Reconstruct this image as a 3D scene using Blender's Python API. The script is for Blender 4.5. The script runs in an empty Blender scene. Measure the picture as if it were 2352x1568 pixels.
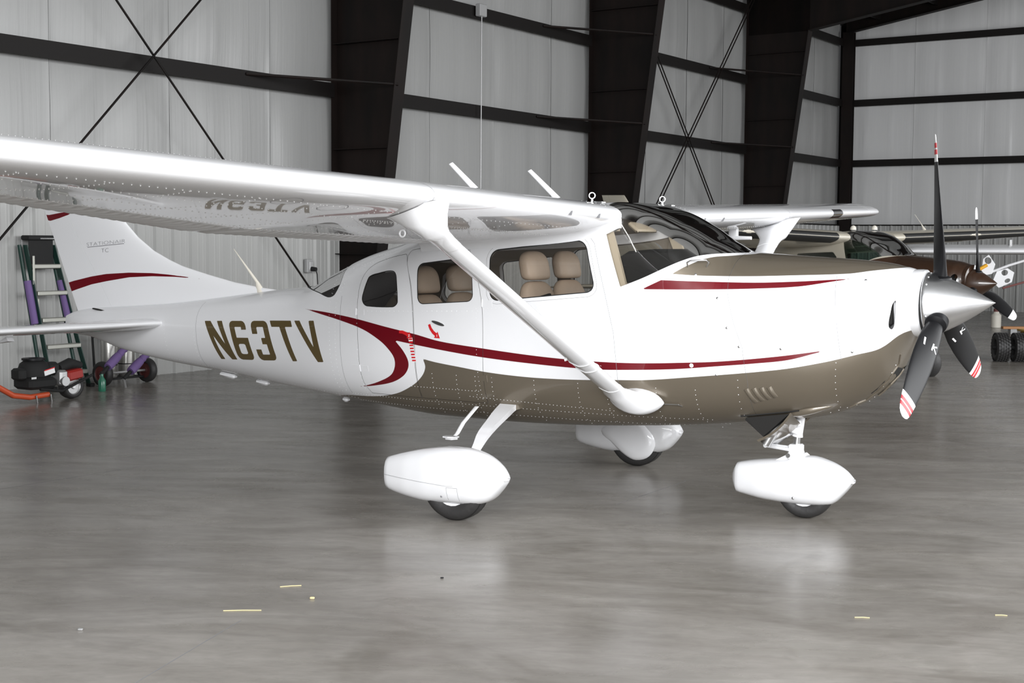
import bpy, bmesh, math, random
import numpy as np
from mathutils import Vector, Matrix
random.seed(7); rng = np.random.default_rng(7)
S = bpy.context.scene; COL = S.collection; PI = math.pi

# ------------------------------------------------------------------ camera, sky, lights, exposure
cd = bpy.data.cameras.new('camera'); cam = bpy.data.objects.new('camera', cd); COL.objects.link(cam); S.camera = cam
CP, CYAW, CPIT, CROL, CF = (4.6371, -8.1737, 1.6883), 2.1213, -0.0718, 0.0064, 3180.15
_d = Vector((math.cos(CPIT)*math.cos(CYAW), math.cos(CPIT)*math.sin(CYAW), math.sin(CPIT)))
_r = Vector((math.sin(CYAW), -math.cos(CYAW), 0)); _u = _r.cross(_d)
_r2 = _r*math.cos(CROL) + _u*math.sin(CROL); _u2 = -_r*math.sin(CROL) + _u*math.cos(CROL)
M = Matrix.Identity(4)
for i in range(3): M[i][0], M[i][1], M[i][2], M[i][3] = _r2[i], _u2[i], -_d[i], CP[i]
cam.matrix_world = M
cd.sensor_width = 36; cd.lens = 36*CF/2352; cd.clip_start = .05; cd.clip_end = 200

S.view_settings.view_transform = 'Standard'; S.view_settings.look = 'None'; S.view_settings.gamma = 1
S.view_settings.use_curve_mapping = False; S.view_settings.exposure = 0.10
W = bpy.data.worlds.new('world'); S.world = W; W.use_nodes = True
bg = W.node_tree.nodes['Background']; bg.inputs[0].default_value = (.93, .96, 1, 1); bg.inputs[1].default_value = .7
DL = -0.0318                                   # the hangar is turned by this against the airplane
def hrot(p): c, s = math.cos(DL), math.sin(DL); return (c*p[0]-s*p[1], s*p[0]+c*p[1], p[2])
def area(name, loc, aim, sx, sy, power, col=(1, 1, 1)):
    l = bpy.data.lights.new(name, 'AREA'); l.shape = 'RECTANGLE'; l.size = sx; l.size_y = sy; l.energy = power; l.color = col
    o = bpy.data.objects.new(name, l); COL.objects.link(o); o.location = loc
    o.rotation_euler = (Vector(aim)-Vector(loc)).to_track_quat('-Z', 'Y').to_euler(); return o
# daylight through the open front door, and a fill added behind the camera
area('door_daylight', hrot((9.9, 6.4, 4.0)), hrot((-8, 6.4, 2.4)), 34, 4.2, 2550, (.97, .985, 1))
area('end_fill', hrot((6.3, -11.2, 3.9)), hrot((4.8, 10, 2.2)), 6.6, 4.0, 1950, (.97, .985, 1))

# ------------------------------------------------------------------ materials
def mat(name, col=(.8, .8, .8), rough=.5, metal=0., coat=0., spec=.5, bump=None, emit=None, coat_rough=.03, alpha=None, trans=0.):
    m = bpy.data.materials.new(name); m.use_nodes = True; nt = m.node_tree; b = nt.nodes['Principled BSDF']
    b.inputs['Base Color'].default_value = (*col, 1); b.inputs['Roughness'].default_value = rough
    b.inputs['Metallic'].default_value = metal; b.inputs['Coat Weight'].default_value = coat
    b.inputs['Coat Roughness'].default_value = coat_rough; b.inputs['Specular IOR Level'].default_value = spec
    b.inputs['Transmission Weight'].default_value = trans
    if bump:
        t = nt.nodes.new('ShaderNodeTexCoord'); n = nt.nodes.new('ShaderNodeTexNoise'); mp = nt.nodes.new('ShaderNodeMapping')
        mp.inputs['Scale'].default_value = bump[2] if len(bump) > 2 else (1, 1, 1)
        n.inputs['Scale'].default_value = bump[0]; n.inputs['Detail'].default_value = 3
        bp = nt.nodes.new('ShaderNodeBump'); bp.inputs['Strength'].default_value = 1; bp.inputs['Distance'].default_value = bump[1]
        nt.links.new(t.outputs['Object'], mp.inputs[0]); nt.links.new(mp.outputs[0], n.inputs['Vector'])
        nt.links.new(n.outputs['Fac'], bp.inputs['Height']); nt.links.new(bp.outputs[0], b.inputs['Normal'])
    return m
def N(m, t, **kw):
    n = m.node_tree.nodes.new(t)
    for k, v in kw.items(): setattr(n, k, v)
    return n
def noise_mix(m, c1, c2, scale, detail=4, stretch=(1, 1, 1), lo=.35, hi=.65, rough=None):
    """base colour varied between two colours of the thing itself"""
    nt = m.node_tree; b = nt.nodes['Principled BSDF']
    t = N(m, 'ShaderNodeTexCoord'); mp = N(m, 'ShaderNodeMapping'); mp.inputs['Scale'].default_value = stretch
    n = N(m, 'ShaderNodeTexNoise'); n.inputs['Scale'].default_value = scale; n.inputs['Detail'].default_value = detail
    r = N(m, 'ShaderNodeValToRGB'); r.color_ramp.elements[0].position = lo; r.color_ramp.elements[1].position = hi
    r.color_ramp.elements[0].color = (*c1, 1); r.color_ramp.elements[1].color = (*c2, 1)
    nt.links.new(t.outputs['Object'], mp.inputs[0]); nt.links.new(mp.outputs[0], n.inputs['Vector'])
    nt.links.new(n.outputs['Fac'], r.inputs[0]); nt.links.new(r.outputs[0], b.inputs['Base Color'])
    return m
WHITE = (.80, .80, .815)
RED, TAN, GOLD = (.135, .0015, .007), (.175, .148, .112), (.105, .075, .030)
def livery(name, cols, base=WHITE, coat=1.0):
    """paint whose masks are signed distances stored on the mesh"""
    m = mat(name, base, .35, 0, coat*.5, .4, bump=(6, .0006)); nt = m.node_tree; b = nt.nodes['Principled BSDF']
    cur = None; met = None
    for an, c in cols:
        a = N(m, 'ShaderNodeAttribute', attribute_name=an); lt = N(m, 'ShaderNodeMath', operation='LESS_THAN'); lt.inputs[1].default_value = 0
        nt.links.new(a.outputs['Fac'], lt.inputs[0])
        mx = N(m, 'ShaderNodeMix', data_type='RGBA'); mx.inputs[7].default_value = (*c, 1)
        if cur is None: mx.inputs[6].default_value = (*base, 1)
        else: nt.links.new(cur, mx.inputs[6])
        nt.links.new(lt.outputs[0], mx.inputs[0]); cur = mx.outputs[2]
        if an == 'tan':
            k = N(m, 'ShaderNodeMath', operation='MULTIPLY'); k.inputs[1].default_value = .45; nt.links.new(lt.outputs[0], k.inputs[0])
            nt.links.new(k.outputs[0], b.inputs['Metallic'])
    nt.links.new(cur, b.inputs['Base Color']); return m
MT = {}
MT['livery'] = livery('airplane_livery', (('tan', TAN), ('letters', GOLD), ('red', RED)))
MT['white'] = mat('gloss_white_paint', WHITE, .35, 0, 1, .4, bump=(5, .0012))
MT['white_plain'] = mat('white_enamel', WHITE, .3, 0, .6, .4)
MT['corr'] = mat('white_beaded_skin', (.78, .78, .79), .35, 0, .6, .4)
MT['seam'] = mat('seam_grey', (.22, .22, .23), .6)
MT['rivet'] = mat('rivet_sparkle', (.95, .95, .95), .25, .2, .8)  # rivet sparkle put into the colour, paler than the skin around
MT['alu'] = mat('polished_spinner', (.80, .81, .83), .27, 1, 0, .5)
noise_mix(MT['alu'], (.74, .75, .77), (.85, .86, .88), 3, 3, (.15, 6, 6))
MT['steel'] = mat('bare_steel', (.55, .55, .55), .3, 1)
MT['black'] = mat('propeller_black', (.007, .007, .008), .45, 0, 0, .22)
MT['blackflat'] = mat('matte_black', (.01, .01, .01), .8)
MT['dark'] = mat('dark_cavity', (.012, .011, .010), .9)
MT['rubber'] = mat('tyre_rubber', (.028, .027, .027), .55, bump=(40, .002))
MT['sign_white'] = mat('blade_white', (.82, .82, .82), .4)
MT['sign_red'] = mat('blade_red', (.62, .02, .03), .4)
MT['tape_red'] = mat('placard_red', (.60, .01, .015), .5)
MT['leather'] = noise_mix(mat('tan_leather', (.46, .36, .28), .5, bump=(30, .002)), (.43, .335, .26), (.49, .385, .30), 4)
MT['liner'] = mat('cabin_liner', (.23, .20, .165), .8, bump=(50, .002))
MT['beige'] = mat('beige_trim', (.50, .43, .33), .6)
MT['brownpaint'] = mat('brown_paint', (.045, .022, .012), .3, 0, .8)
MT['cream'] = mat('cream_paint', (.50, .46, .38), .4, 0, .5)
MT['boot'] = mat('black_deice_boot', (.012, .012, .012), .6)
MT['stationtext'] = mat('grey_lettering', (.10, .10, .11), .5)
def glass(name, tint, rough=.0):
    m = bpy.data.materials.new(name); m.use_nodes = True; nt = m.node_tree; nt.nodes.clear()
    o = nt.nodes.new('ShaderNodeOutputMaterial'); t = nt.nodes.new('ShaderNodeBsdfTransparent'); t.inputs[0].default_value = (*tint, 1)
    g = nt.nodes.new('ShaderNodeBsdfGlossy'); g.inputs['Roughness'].default_value = rough
    f = nt.nodes.new('ShaderNodeFresnel'); f.inputs[0].default_value = 1.5
    x = nt.nodes.new('ShaderNodeMixShader'); nt.links.new(f.outputs[0], x.inputs[0]); nt.links.new(t.outputs[0], x.inputs[1]); nt.links.new(g.outputs[0], x.inputs[2])
    nt.links.new(x.outputs[0], o.inputs[0]); return m
MT['glass'] = glass('window_acrylic', (.80, .79, .77)); MT['glass_green'] = glass('green_acrylic', (.35, .45, .40))
MT['lens'] = glass('landing_light_lens', (.25, .25, .26))

# ------------------------------------------------------------------ mesh helpers
def link(o, parent=None):
    COL.objects.link(o)
    if parent is not None: o.parent = parent
    return o
def meshobj(name, V, F, m, parent=None, smooth=40, mats=None, fm=None):
    me = bpy.data.meshes.new(name)
    if isinstance(F, dict):                       # quads as an array plus a list of polygons
        Q, P = F['q'], F['p']; me.vertices.add(len(V)); me.vertices.foreach_set('co', np.ascontiguousarray(V, dtype=np.float32).ravel())
        lens = np.concatenate([np.full(len(Q), 4), np.array([len(p) for p in P], dtype=int)]).astype(np.int32); st = np.concatenate([[0], np.cumsum(lens)[:-1]]).astype(np.int32)
        idx = np.concatenate([Q.ravel(), np.array([i for p in P for i in p], dtype=int)]).astype(np.int32)
        me.loops.add(len(idx)); me.loops.foreach_set('vertex_index', idx); me.polygons.add(len(lens)); me.polygons.foreach_set('loop_start', st); me.polygons.foreach_set('loop_total', lens); me.update(calc_edges=True); me.validate()
    else: me.from_pydata([tuple(map(float, v)) for v in V], [], [tuple(map(int, f)) for f in F])
    for k in (mats or [m]): me.materials.append(k if not isinstance(k, str) else MT[k])
    if fm is not None: me.polygons.foreach_set('material_index', np.asarray(fm, dtype=np.int32))
    me.update()
    if smooth:
        me.polygons.foreach_set('use_smooth', np.ones(len(me.polygons), dtype=bool))
        if smooth < 180: me.set_sharp_from_angle(angle=math.radians(smooth))
    return link(bpy.data.objects.new(name, me), parent)
def props(o, label=None, cat=None, group=None, kind=None):
    if label: o['label'] = label
    if cat: o['category'] = cat
    if group: o['group'] = group
    if kind: o['kind'] = kind
    return o
def empty(name, loc=(0, 0, 0), rz=0, label=None, cat=None, group=None, kind=None):
    o = bpy.data.objects.new(name, None); COL.objects.link(o); o.location = loc; o.rotation_euler = (0, 0, rz); o.empty_display_size = .2
    return props(o, label, cat, group, kind)
def copy_tree(o, parent=None):
    c = o.copy(); COL.objects.link(c)
    if parent is not None: c.parent = parent
    for ch in list(o.children): copy_tree(ch, c)
    return c
class MB:
    def __init__(s): s.V = []; s.F = []; s.M = []; s.cm = 0
    def add(s, V, F):
        k = len(s.V); s.V += [tuple(v) for v in V]; s.F += [tuple(i+k for i in f) for f in F]; s.M += [s.cm]*len(F); return s
    def box(s, c, d, rot=None, bev=0.):
        hx, hy, hz = d[0]/2, d[1]/2, d[2]/2
        if bev:
            b = min(bev, hx*.9, hy*.9, hz*.9); P = []
            for z, i in ((-hz, b), (-hz+b, 0), (hz-b, 0), (hz, b)):
                x, y = hx-i, hy-i; k = b if i == 0 else b*.6
                P.append([(-x+k, -y, z), (x-k, -y, z), (x, -y+k, z), (x, y-k, z), (x-k, y, z), (-x+k, y, z), (-x, y-k, z), (-x, -y+k, z)])
            V = sum(P, []); F = [tuple(range(7, -1, -1)), tuple(range(24, 32))]
            for r in range(3):
                for j in range(8): F.append((r*8+j, r*8+(j+1) % 8, r*8+8+(j+1) % 8, r*8+8+j))
        else:
            V = [(x, y, z) for z in (-hz, hz) for x, y in ((-hx, -hy), (hx, -hy), (hx, hy), (-hx, hy))]
            F = [(3, 2, 1, 0), (4, 5, 6, 7), (0, 1, 5, 4), (1, 2, 6, 5), (2, 3, 7, 6), (3, 0, 4, 7)]
        R = rot or Matrix.Identity(3)
        return s.add([Vector(c) + R @ Vector(v) for v in V], F)
    def rings(s, R, cap=True, closed=True):
        """loft a list of equal-length point rings"""
        n = len(R[0]); V = [p for r in R for p in r]; F = []
        for i in range(len(R)-1):
            for j in range(n if closed else n-1):
                F.append((i*n+j, i*n+(j+1) % n, (i+1)*n+(j+1) % n, (i+1)*n+j))
        if cap: F.append(tuple(range(n-1, -1, -1))); F.append(tuple((len(R)-1)*n+j for j in range(n)))
        return s.add(V, F)
    def tube(s, path, r, n=10, cap=True):
        P = [Vector(p) for p in path]; rs = r if hasattr(r, '__len__') else [r]*len(P); R = []; up = None
        for i, p in enumerate(P):
            t = (P[min(i+1, len(P)-1)]-P[max(i-1, 0)]).normalized()
            if up is None: up = t.orthogonal().normalized()
            up = (up - t*up.dot(t)).normalized(); w = t.cross(up)
            R.append([p + (up*math.cos(a) + w*math.sin(a))*rs[i] for a in [2*PI*k/n for k in range(n)]])
        return s.rings(R, cap)
    def lathe(s, prof, o=(0, 0, 0), axis='x', n=32, cap=False):
        """prof: (along axis, radius)"""
        R = []
        for t, r in prof:
            ring = []
            for k in range(n):
                a = 2*PI*k/n; u, v = r*math.cos(a), r*math.sin(a)
                q = {'x': (t, u, v), 'y': (v, t, u), 'z': (u, v, t)}[axis]
                ring.append((o[0]+q[0], o[1]+q[1], o[2]+q[2]))
            R.append(ring)
        return s.rings(R, cap)
    def prism(s, pts, axis, a, b):
        """extrude a 2D polygon between a and b along axis (x: yz, y: xz, z: xy)"""
        f = {'x': lambda p, t: (t, p[0], p[1]), 'y': lambda p, t: (p[0], t, p[1]), 'z': lambda p, t: (p[0], p[1], t)}[axis]
        return s.rings([[f(p, a) for p in pts], [f(p, b) for p in pts]])
    def dot(s, p, nrm, r, h):
        n = Vector(nrm).normalized(); u = n.orthogonal().normalized(); w = n.cross(u); p = Vector(p)
        V = [p + (u*math.cos(a)+w*math.sin(a))*r for a in [PI/3*k for k in range(6)]] + [p+n*h]
        return s.add(V, [(k, (k+1) % 6, 6) for k in range(6)])
    def build(s, name, m, parent=None, smooth=40, mats=None, kind=None, label=None):
        o = meshobj(name, s.V, s.F, m, parent, smooth, mats, s.M if mats else None)
        if kind: o['kind'] = kind
        if label: o['label'] = label
        return o
def rotm(ax, a): return Matrix.Rotation(a, 3, ax)
def torus(mb, c, R, r, nrm, n=20, m=8, a0=0, a1=2*PI):
    nv = Vector(nrm).normalized(); u = nv.orthogonal().normalized(); w = nv.cross(u); full = abs(a1-a0-2*PI) < 1e-6
    P = [Vector(c)+(u*math.cos(a)+w*math.sin(a))*R for a in np.linspace(a0, a1, n+1)]
    return mb.tube(P, r, m)
def smoothpoly(P, it=2):
    """Chaikin corner cutting of a closed outline"""
    P = np.asarray(P, float)
    for _ in range(it):
        Q = np.roll(P, -1, 0); P = np.stack([P*.75+Q*.25, P*.25+Q*.75], 1).reshape(-1, 2)
    return P
def sdf(x, z, poly):
    """signed distance to a closed polygon, negative inside"""
    poly = np.asarray(poly, float); shp = x.shape; x = x.ravel(); z = z.ravel(); out = np.full(x.shape, .5)
    lo, hi = poly.min(0)-.06, poly.max(0)+.06
    k = np.where((x > lo[0]) & (x < hi[0]) & (z > lo[1]) & (z < hi[1]))[0]
    X, Z = x[k], z[k]; d = np.full(len(k), 1e9); ins = np.zeros(len(k), bool)
    for (ax, az), (bx, bz) in zip(poly, np.roll(poly, -1, 0)):
        ex, ez = bx-ax, bz-az; L = ex*ex+ez*ez+1e-12; t = np.clip(((X-ax)*ex+(Z-az)*ez)/L, 0, 1)
        d = np.minimum(d, (X-ax-t*ex)**2+(Z-az-t*ez)**2)
        c = ((az > Z) != (bz > Z)); ins ^= c & (X < ex*(Z-az)/(ez if ez else 1e-12)+ax)
    out[k] = np.where(ins, -1, 1)*np.sqrt(d); return out.reshape(shp)
class Sheet:
    """a mesh with named scalar fields that can be cut exactly along any field"""
    def __init__(s, V, quads, fields): s.V, s.Q, s.P, s.f = V, quads, [], fields
    @staticmethod
    def grid(X, Y, Z, fields, closed=True):
        n, m = X.shape; V = np.stack([X, Y, Z], -1).reshape(-1, 3)
        i, j = np.meshgrid(np.arange(n-1), np.arange(m if closed else m-1), indexing='ij'); j2 = (j+1) % m
        Q = np.stack([i*m+j, i*m+j2, (i+1)*m+j2, (i+1)*m+j], -1).reshape(-1, 4)
        return Sheet(V, Q, {k: v.reshape(-1).astype(float) for k, v in fields.items()})
    def cut(s, key, thr=0.):
        """returns (part where field < thr, part where field >= thr)"""
        g = s.f[key]-thr; g = np.where(np.abs(g) < 1e-7, 1e-7, g)
        V = [s.V]; nv = len(s.V); names = list(s.f); FV = {k: [s.f[k]] for k in names}; cache = {}; newV = []; newF = {k: [] for k in names}
        def mid(a, b):
            e = (a, b) if a < b else (b, a)
            if e not in cache:
                t = g[e[0]]/(g[e[0]]-g[e[1]]); cache[e] = nv+len(newV); newV.append(s.V[e[0]]*(1-t)+s.V[e[1]]*t)
                for k in names: newF[k].append(s.f[k][e[0]]*(1-t)+s.f[k][e[1]]*t)
            return cache[e]
        neg = g[s.Q] < 0; a_in = neg.all(1); a_out = (~neg).all(1)
        Pi, Po = [], []
        for poly in [tuple(q) for q in s.Q[~(a_in | a_out)]] + s.P:
            sg = [g[i] < 0 for i in poly]
            if all(sg): Pi.append(poly); continue
            if not any(sg): Po.append(poly); continue
            I, O = [], []
            for q in range(len(poly)):
                a, b = poly[q], poly[(q+1) % len(poly)]
                (I if sg[q] else O).append(a)
                if sg[q] != sg[(q+1) % len(poly)]: mm = mid(a, b); I.append(mm); O.append(mm)
            Pi.append(tuple(I)); Po.append(tuple(O))
        VV = np.vstack([s.V, np.array(newV)]) if newV else s.V
        ff = {k: (np.concatenate([s.f[k], np.array(newF[k])]) if newV else s.f[k]) for k in names}
        A = Sheet(VV, s.Q[a_in], ff); A.P = Pi; B = Sheet(VV, s.Q[a_out], ff); B.P = Po
        return A, B
    def empty(s): return len(s.Q) == 0 and not s.P
    def build(s, name, m, parent=None, attrs=(), offset=None, smooth=50, label=None):
        used = np.unique(np.concatenate([s.Q.ravel()] + [np.array(p) for p in s.P]).astype(int)); idx = np.full(len(s.V), -1); idx[used] = np.arange(len(used))
        V = s.V[used]
        if offset is not None: V = V + offset(V)
        F = {'q': idx[s.Q].reshape(-1, 4), 'p': [tuple(int(idx[i]) for i in p) for p in s.P]}
        o = meshobj(name, V, F, m, parent, smooth)
        for a in attrs:
            at = o.data.attributes.new(a, 'FLOAT', 'POINT'); at.data.foreach_set('value', s.f[a][used].astype(np.float32))
        if label: o['label'] = label
        return o

# ------------------------------------------------------------------ more materials
MT['tanpaint'] = mat('tan_metallic_paint', TAN, .35, .45, 1, .4)
MT['livery2'] = livery('brown_cream_livery', (('brown', (.045, .022, .012)), ('red', (.05, .03, .02))), (.50, .46, .38), .6)
MT['darklens'] = mat('dark_lens', (.06, .06, .065), .08, .2, 1)
MT['cream2'] = mat('cream_plastic', (.72, .68, .60), .45)
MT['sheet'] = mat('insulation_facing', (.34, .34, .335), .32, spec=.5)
MT['sheet_end_lit'] = mat('insulation_facing_lit', (.70, .70, .70), .28, spec=.6)  # same facing as the rear sheets; extra brightness put into its colour
def wall_bump(m):
    nt = m.node_tree; b = nt.nodes['Principled BSDF']; t = N(m, 'ShaderNodeTexCoord'); mp = N(m, 'ShaderNodeMapping'); mp.inputs['Scale'].default_value = (1, 7, .18)
    n = N(m, 'ShaderNodeTexNoise'); n.inputs['Scale'].default_value = 2.2; n.inputs['Detail'].default_value = 5; n.inputs['Distortion'].default_value = .5
    bp = N(m, 'ShaderNodeBump'); bp.inputs['Distance'].default_value = .005; bp.inputs['Strength'].default_value = .8
    nt.links.new(t.outputs['Object'], mp.inputs[0]); nt.links.new(mp.outputs[0], n.inputs[0]); nt.links.new(n.outputs['Fac'], bp.inputs['Height']); nt.links.new(bp.outputs[0], b.inputs['Normal'])
wall_bump(MT['sheet']); wall_bump(MT['sheet_end_lit'])
MT['liner_panel'] = mat('white_ribbed_steel', (.40, .40, .39), .38, spec=.4)
MT['primer'] = noise_mix(mat('brown_primer_steel', (.02, .012, .010), .6, spec=.25), (.003, .0018, .0014), (.009, .0045, .0034), 3, 5, (1, 1, .3))
MT['darkgirt'] = mat('dark_brown_girt', (.005, .0035, .003), .6, spec=.3)
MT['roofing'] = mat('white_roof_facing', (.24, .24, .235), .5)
MT['concrete'] = m = mat('polished_concrete', (.30, .29, .28), .3, spec=.22); nt = m.node_tree; b = nt.nodes['Principled BSDF']
tc = N(m, 'ShaderNodeTexCoord')
def nz(scale, det, st, rot=0., dist=0.):
    m0 = N(m, 'ShaderNodeMapping'); m0.inputs['Rotation'].default_value = (0, 0, -rot); nt.links.new(tc.outputs['Object'], m0.inputs[0])
    mp = N(m, 'ShaderNodeMapping'); mp.inputs['Scale'].default_value = st; nt.links.new(m0.outputs[0], mp.inputs[0])
    n = N(m, 'ShaderNodeTexNoise'); n.inputs['Scale'].default_value = scale; n.inputs['Detail'].default_value = det; n.inputs['Distortion'].default_value = dist; n.inputs['Roughness'].default_value = .62
    nt.links.new(mp.outputs[0], n.inputs[0]); return n.outputs['Fac']
def ramp(f, p0, c0, p1, c1):
    r = N(m, 'ShaderNodeValToRGB'); r.color_ramp.elements[0].position = p0; r.color_ramp.elements[1].position = p1
    r.color_ramp.elements[0].color = (*c0, 1); r.color_ramp.elements[1].color = (*c1, 1); nt.links.new(f, r.inputs[0]); return r.outputs[0]
def mixc(mode, fac, a, c):
    x = N(m, 'ShaderNodeMix', data_type='RGBA', blend_type=mode); x.inputs[0].default_value = fac; nt.links.new(a, x.inputs[6]); nt.links.new(c, x.inputs[7]); return x.outputs[2]
a1 = ramp(nz(.45, 6, (1, 1, 1), 0, .6), .3, (.205, .19, .172), .7, (.33, .31, .285))
a2 = ramp(nz(1.5, 8, (.45, 1.4, 1), .50, 1.2), .36, (.66, .645, .625), .62, (1, 1, 1))
a3 = ramp(nz(12, 8, (.55, 1.2, 1), .5, .8), .32, (.82, .82, .815), .6, (1, 1, 1))
a4 = ramp(nz(.8, 3, (1, 1, 1), .2, 2.2), .56, (1, 1, 1), .74, (.80, .79, .77))
c = mixc('MULTIPLY', 1, mixc('MULTIPLY', .75, mixc('MULTIPLY', .8, a1, a2), a3), a4)
nt.links.new(c, b.inputs['Base Color'])
rr = ramp(nz(2.2, 5, (.5, 1.5, 1), .5, .4), .3, (.19,)*3, .7, (.31,)*3); nt.links.new(rr, b.inputs['Roughness'])
MT['apronmat'] = mat('apron_concrete', (.35, .345, .33), .8)
MT['straw'] = mat('dry_straw', (.62, .52, .28), .7)
MT['green'] = mat('green_fibreglass', (.007, .036, .027), .45)
MT['stepalu'] = mat('ladder_aluminium', (.42, .42, .38), .45, .5)
MT['purple'] = mat('purple_foam', (.16, .10, .26), .8, bump=(40, .003))
MT['orange'] = mat('orange_enamel', (.55, .085, .03), .45)
MT['redpaint'] = mat('red_enamel', (.33, .02, .015), .45)
MT['redhub'] = mat('dull_red_rim', (.10, .022, .020), .6)
MT['cyl'] = mat('brushed_cylinder', (.58, .57, .54), .32, .8)
MT['castalu'] = mat('cast_aluminium', (.5, .5, .5), .45, .7)
MT['yellow'] = mat('yellow_enamel', (.50, .30, .04), .5)
MT['rust'] = mat('rusty_red_paint', (.16, .055, .05), .7)
MT['amber'] = mat('amber_plastic', (.85, .42, .02), .4)
MT['tinrib'] = mat('grey_plastic', (.35, .35, .35), .5)
MT['bottlegreen'] = mat('green_bottle', (.03, .16, .10), .2)

MT['orangewood'] = mat('orange_wood', (.42, .20, .08), .6)

# ------------------------------------------------------------------ the hangar (its own axes, turned by DL): rear wall x = -8.3, side wall y = 28.25
def hang(o): o.rotation_euler = (0, 0, DL); return o
YC = (7.46, 14.79, 21.92); YE = 28.25; Y0 = -11.5; XF = 10.0
roofz = lambda x: 7.62+.165*(min(x, 1.0)+8.3) if x <= 1 else 7.62+.165*9.3-.165*(x-1)
mb = MB(); mb.box(((XF-8.6)/2+4, (Y0+YE)/2, -.1), (XF+8.6+8, YE-Y0+8, .2)); fl = hang(mb.build('floor', 'concrete', None, 0)); props(fl, 'grey polished concrete hangar floor with smears and stains', None, None, 'structure')
gp = MB(); gp.box((XF+4+30, 0, -.12), (60, 120, .2)); gp = hang(gp.build('apron', 'apronmat', None, 0)); props(gp, 'pale concrete apron outside the open hangar door', None, None, 'structure')
gp = MB(); gp.box((0, Y0-4-20, -.12), (60, 40, .2)); gp = hang(gp.build('apron', 'apronmat', None, 0)); props(gp, 'pale concrete apron outside the added end opening', None, None, 'structure')
gv = MB()
for p, q in (((.98, -4.86), (.56, -3.62)), ((.59, -.25), (.572, .80)), ((-3.2, -6.5), (-3.05, -1))):
    a, bb = Vector((*p, .0004)), Vector((*q, .0004)); n = (bb-a).cross(Vector((0, 0, 1))).normalized()*.0022; gv.add([a-n, a+n, bb+n, bb-n], [(0, 1, 2, 3)])
gv.build('floor_crack', 'seam', fl, 0)
mb = MB()
for x0, x1 in ((-8.6, 1.0), (1.0, XF)): mb.rings([[(x0, Y0, roofz(x0)), (x1, Y0, roofz(x1)), (x1, Y0, roofz(x1)+.12), (x0, Y0, roofz(x0)+.12)], [(x0, YE+.3, roofz(x0)), (x1, YE+.3, roofz(x1)), (x1, YE+.3, roofz(x1)+.12), (x0, YE+.3, roofz(x0)+.12)]])
ce = hang(mb.build('ceiling', 'roofing', None, 0)); props(ce, 'sloping white insulated hangar roof', None, None, 'structure')
mb = MB()
for x in np.arange(-7.4, 9.6, 1.5): mb.box((x, (Y0+YE)/2, roofz(x)-.10), (.06, YE-Y0, .2))
mb.build('purlins', 'darkgirt', ce, 0)['kind'] = 'stuff'
ZL = 2.18
def wall_base(name, label, V, F):
    o = hang(meshobj(name, V, F, MT['darkgirt'], None, 0)); return props(o, label, None, None, 'structure')
wr = wall_base('wall_rear', 'white insulated rear hangar wall behind the tail, dark girts across it', [(-8.62, Y0, 0), (-8.62, YE+.4, 0), (-8.62, YE+.4, 7.6), (-8.62, Y0, 7.6)], [(0, 1, 2, 3)])
ws_ = wall_base('wall_side', 'white insulated far end wall with four dark girts', [(-8.6, YE+.32, 0), (XF, YE+.32, 0), (XF, YE+.32, roofz(XF)), (1, YE+.32, roofz(1)), (-8.6, YE+.32, 7.6)], [(4, 3, 2, 1, 0)])
# insulation sheets, 1.83 m wide, pillowed between the girts, with a pinched lap at each edge
GZ = (3.84, 5.44, 7.03)
def sheet_mesh(name, w, z1, seed, m_='sheet'):
    r = np.random.default_rng(seed); ny, nz_ = 30, 46; V = []; ph = r.uniform(0, 6.28, 8); lv = [ZL]+list(GZ)+[8.6]
    cre = [(r.uniform(.08, .92), r.uniform(.006, .014), r.uniform(-.03, .03)) for _ in range(3)]
    for i in range(nz_+1):
        z = ZL+(z1-ZL)*i/nz_; k = max(j for j in range(4) if z >= lv[j]-1e-6); t = (z-lv[k])/(lv[k+1]-lv[k]); pil = math.sin(PI*min(1, t))**.6
        for j in range(ny+1):
            u = j/ny; e = min(u, 1-u); d = .045*pil*(1-.7*math.exp(-e*16))
            d += .006*math.sin(3.1*u*3+ph[0]+.5*z)*pil+.004*math.sin(17*u+ph[1]+.3*math.sin(z+ph[2]))
            for cu, cw, cl in cre: d += (.006 if m_ == 'sheet' else .013)*math.exp(-((u-cu-cl*math.sin(1.3*z+ph[3]))/cw)**2)*(.4+.6*math.sin(z*1.7+ph[4])**2)
            if e < .03: d += .012*(1-e/.03)
            V.append((d, u*w, z))
    F = [(i*(ny+1)+j, i*(ny+1)+j+1, (i+1)*(ny+1)+j+1, (i+1)*(ny+1)+j) for i in range(nz_) for j in range(ny)]
    me = bpy.data.meshes.new(name); me.from_pydata(V, [], F); me.materials.append(MT[m_]); me.polygons.foreach_set('use_smooth', [True]*len(F)); return me
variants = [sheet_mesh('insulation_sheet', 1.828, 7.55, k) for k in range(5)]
tall = [sheet_mesh('insulation_sheet', 1.828, 8.9, 20+k, 'sheet_end_lit') for k in range(4)]
y = 28.15-1.83*16; i = 0
while y < 28.1:
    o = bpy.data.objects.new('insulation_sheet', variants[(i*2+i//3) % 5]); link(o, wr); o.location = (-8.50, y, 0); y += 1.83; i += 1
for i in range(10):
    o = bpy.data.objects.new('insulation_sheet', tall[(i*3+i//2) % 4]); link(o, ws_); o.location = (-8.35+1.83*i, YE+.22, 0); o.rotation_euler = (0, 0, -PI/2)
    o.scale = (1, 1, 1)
    o.location = (-8.35+1.83*i, YE+.22, 0)
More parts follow.
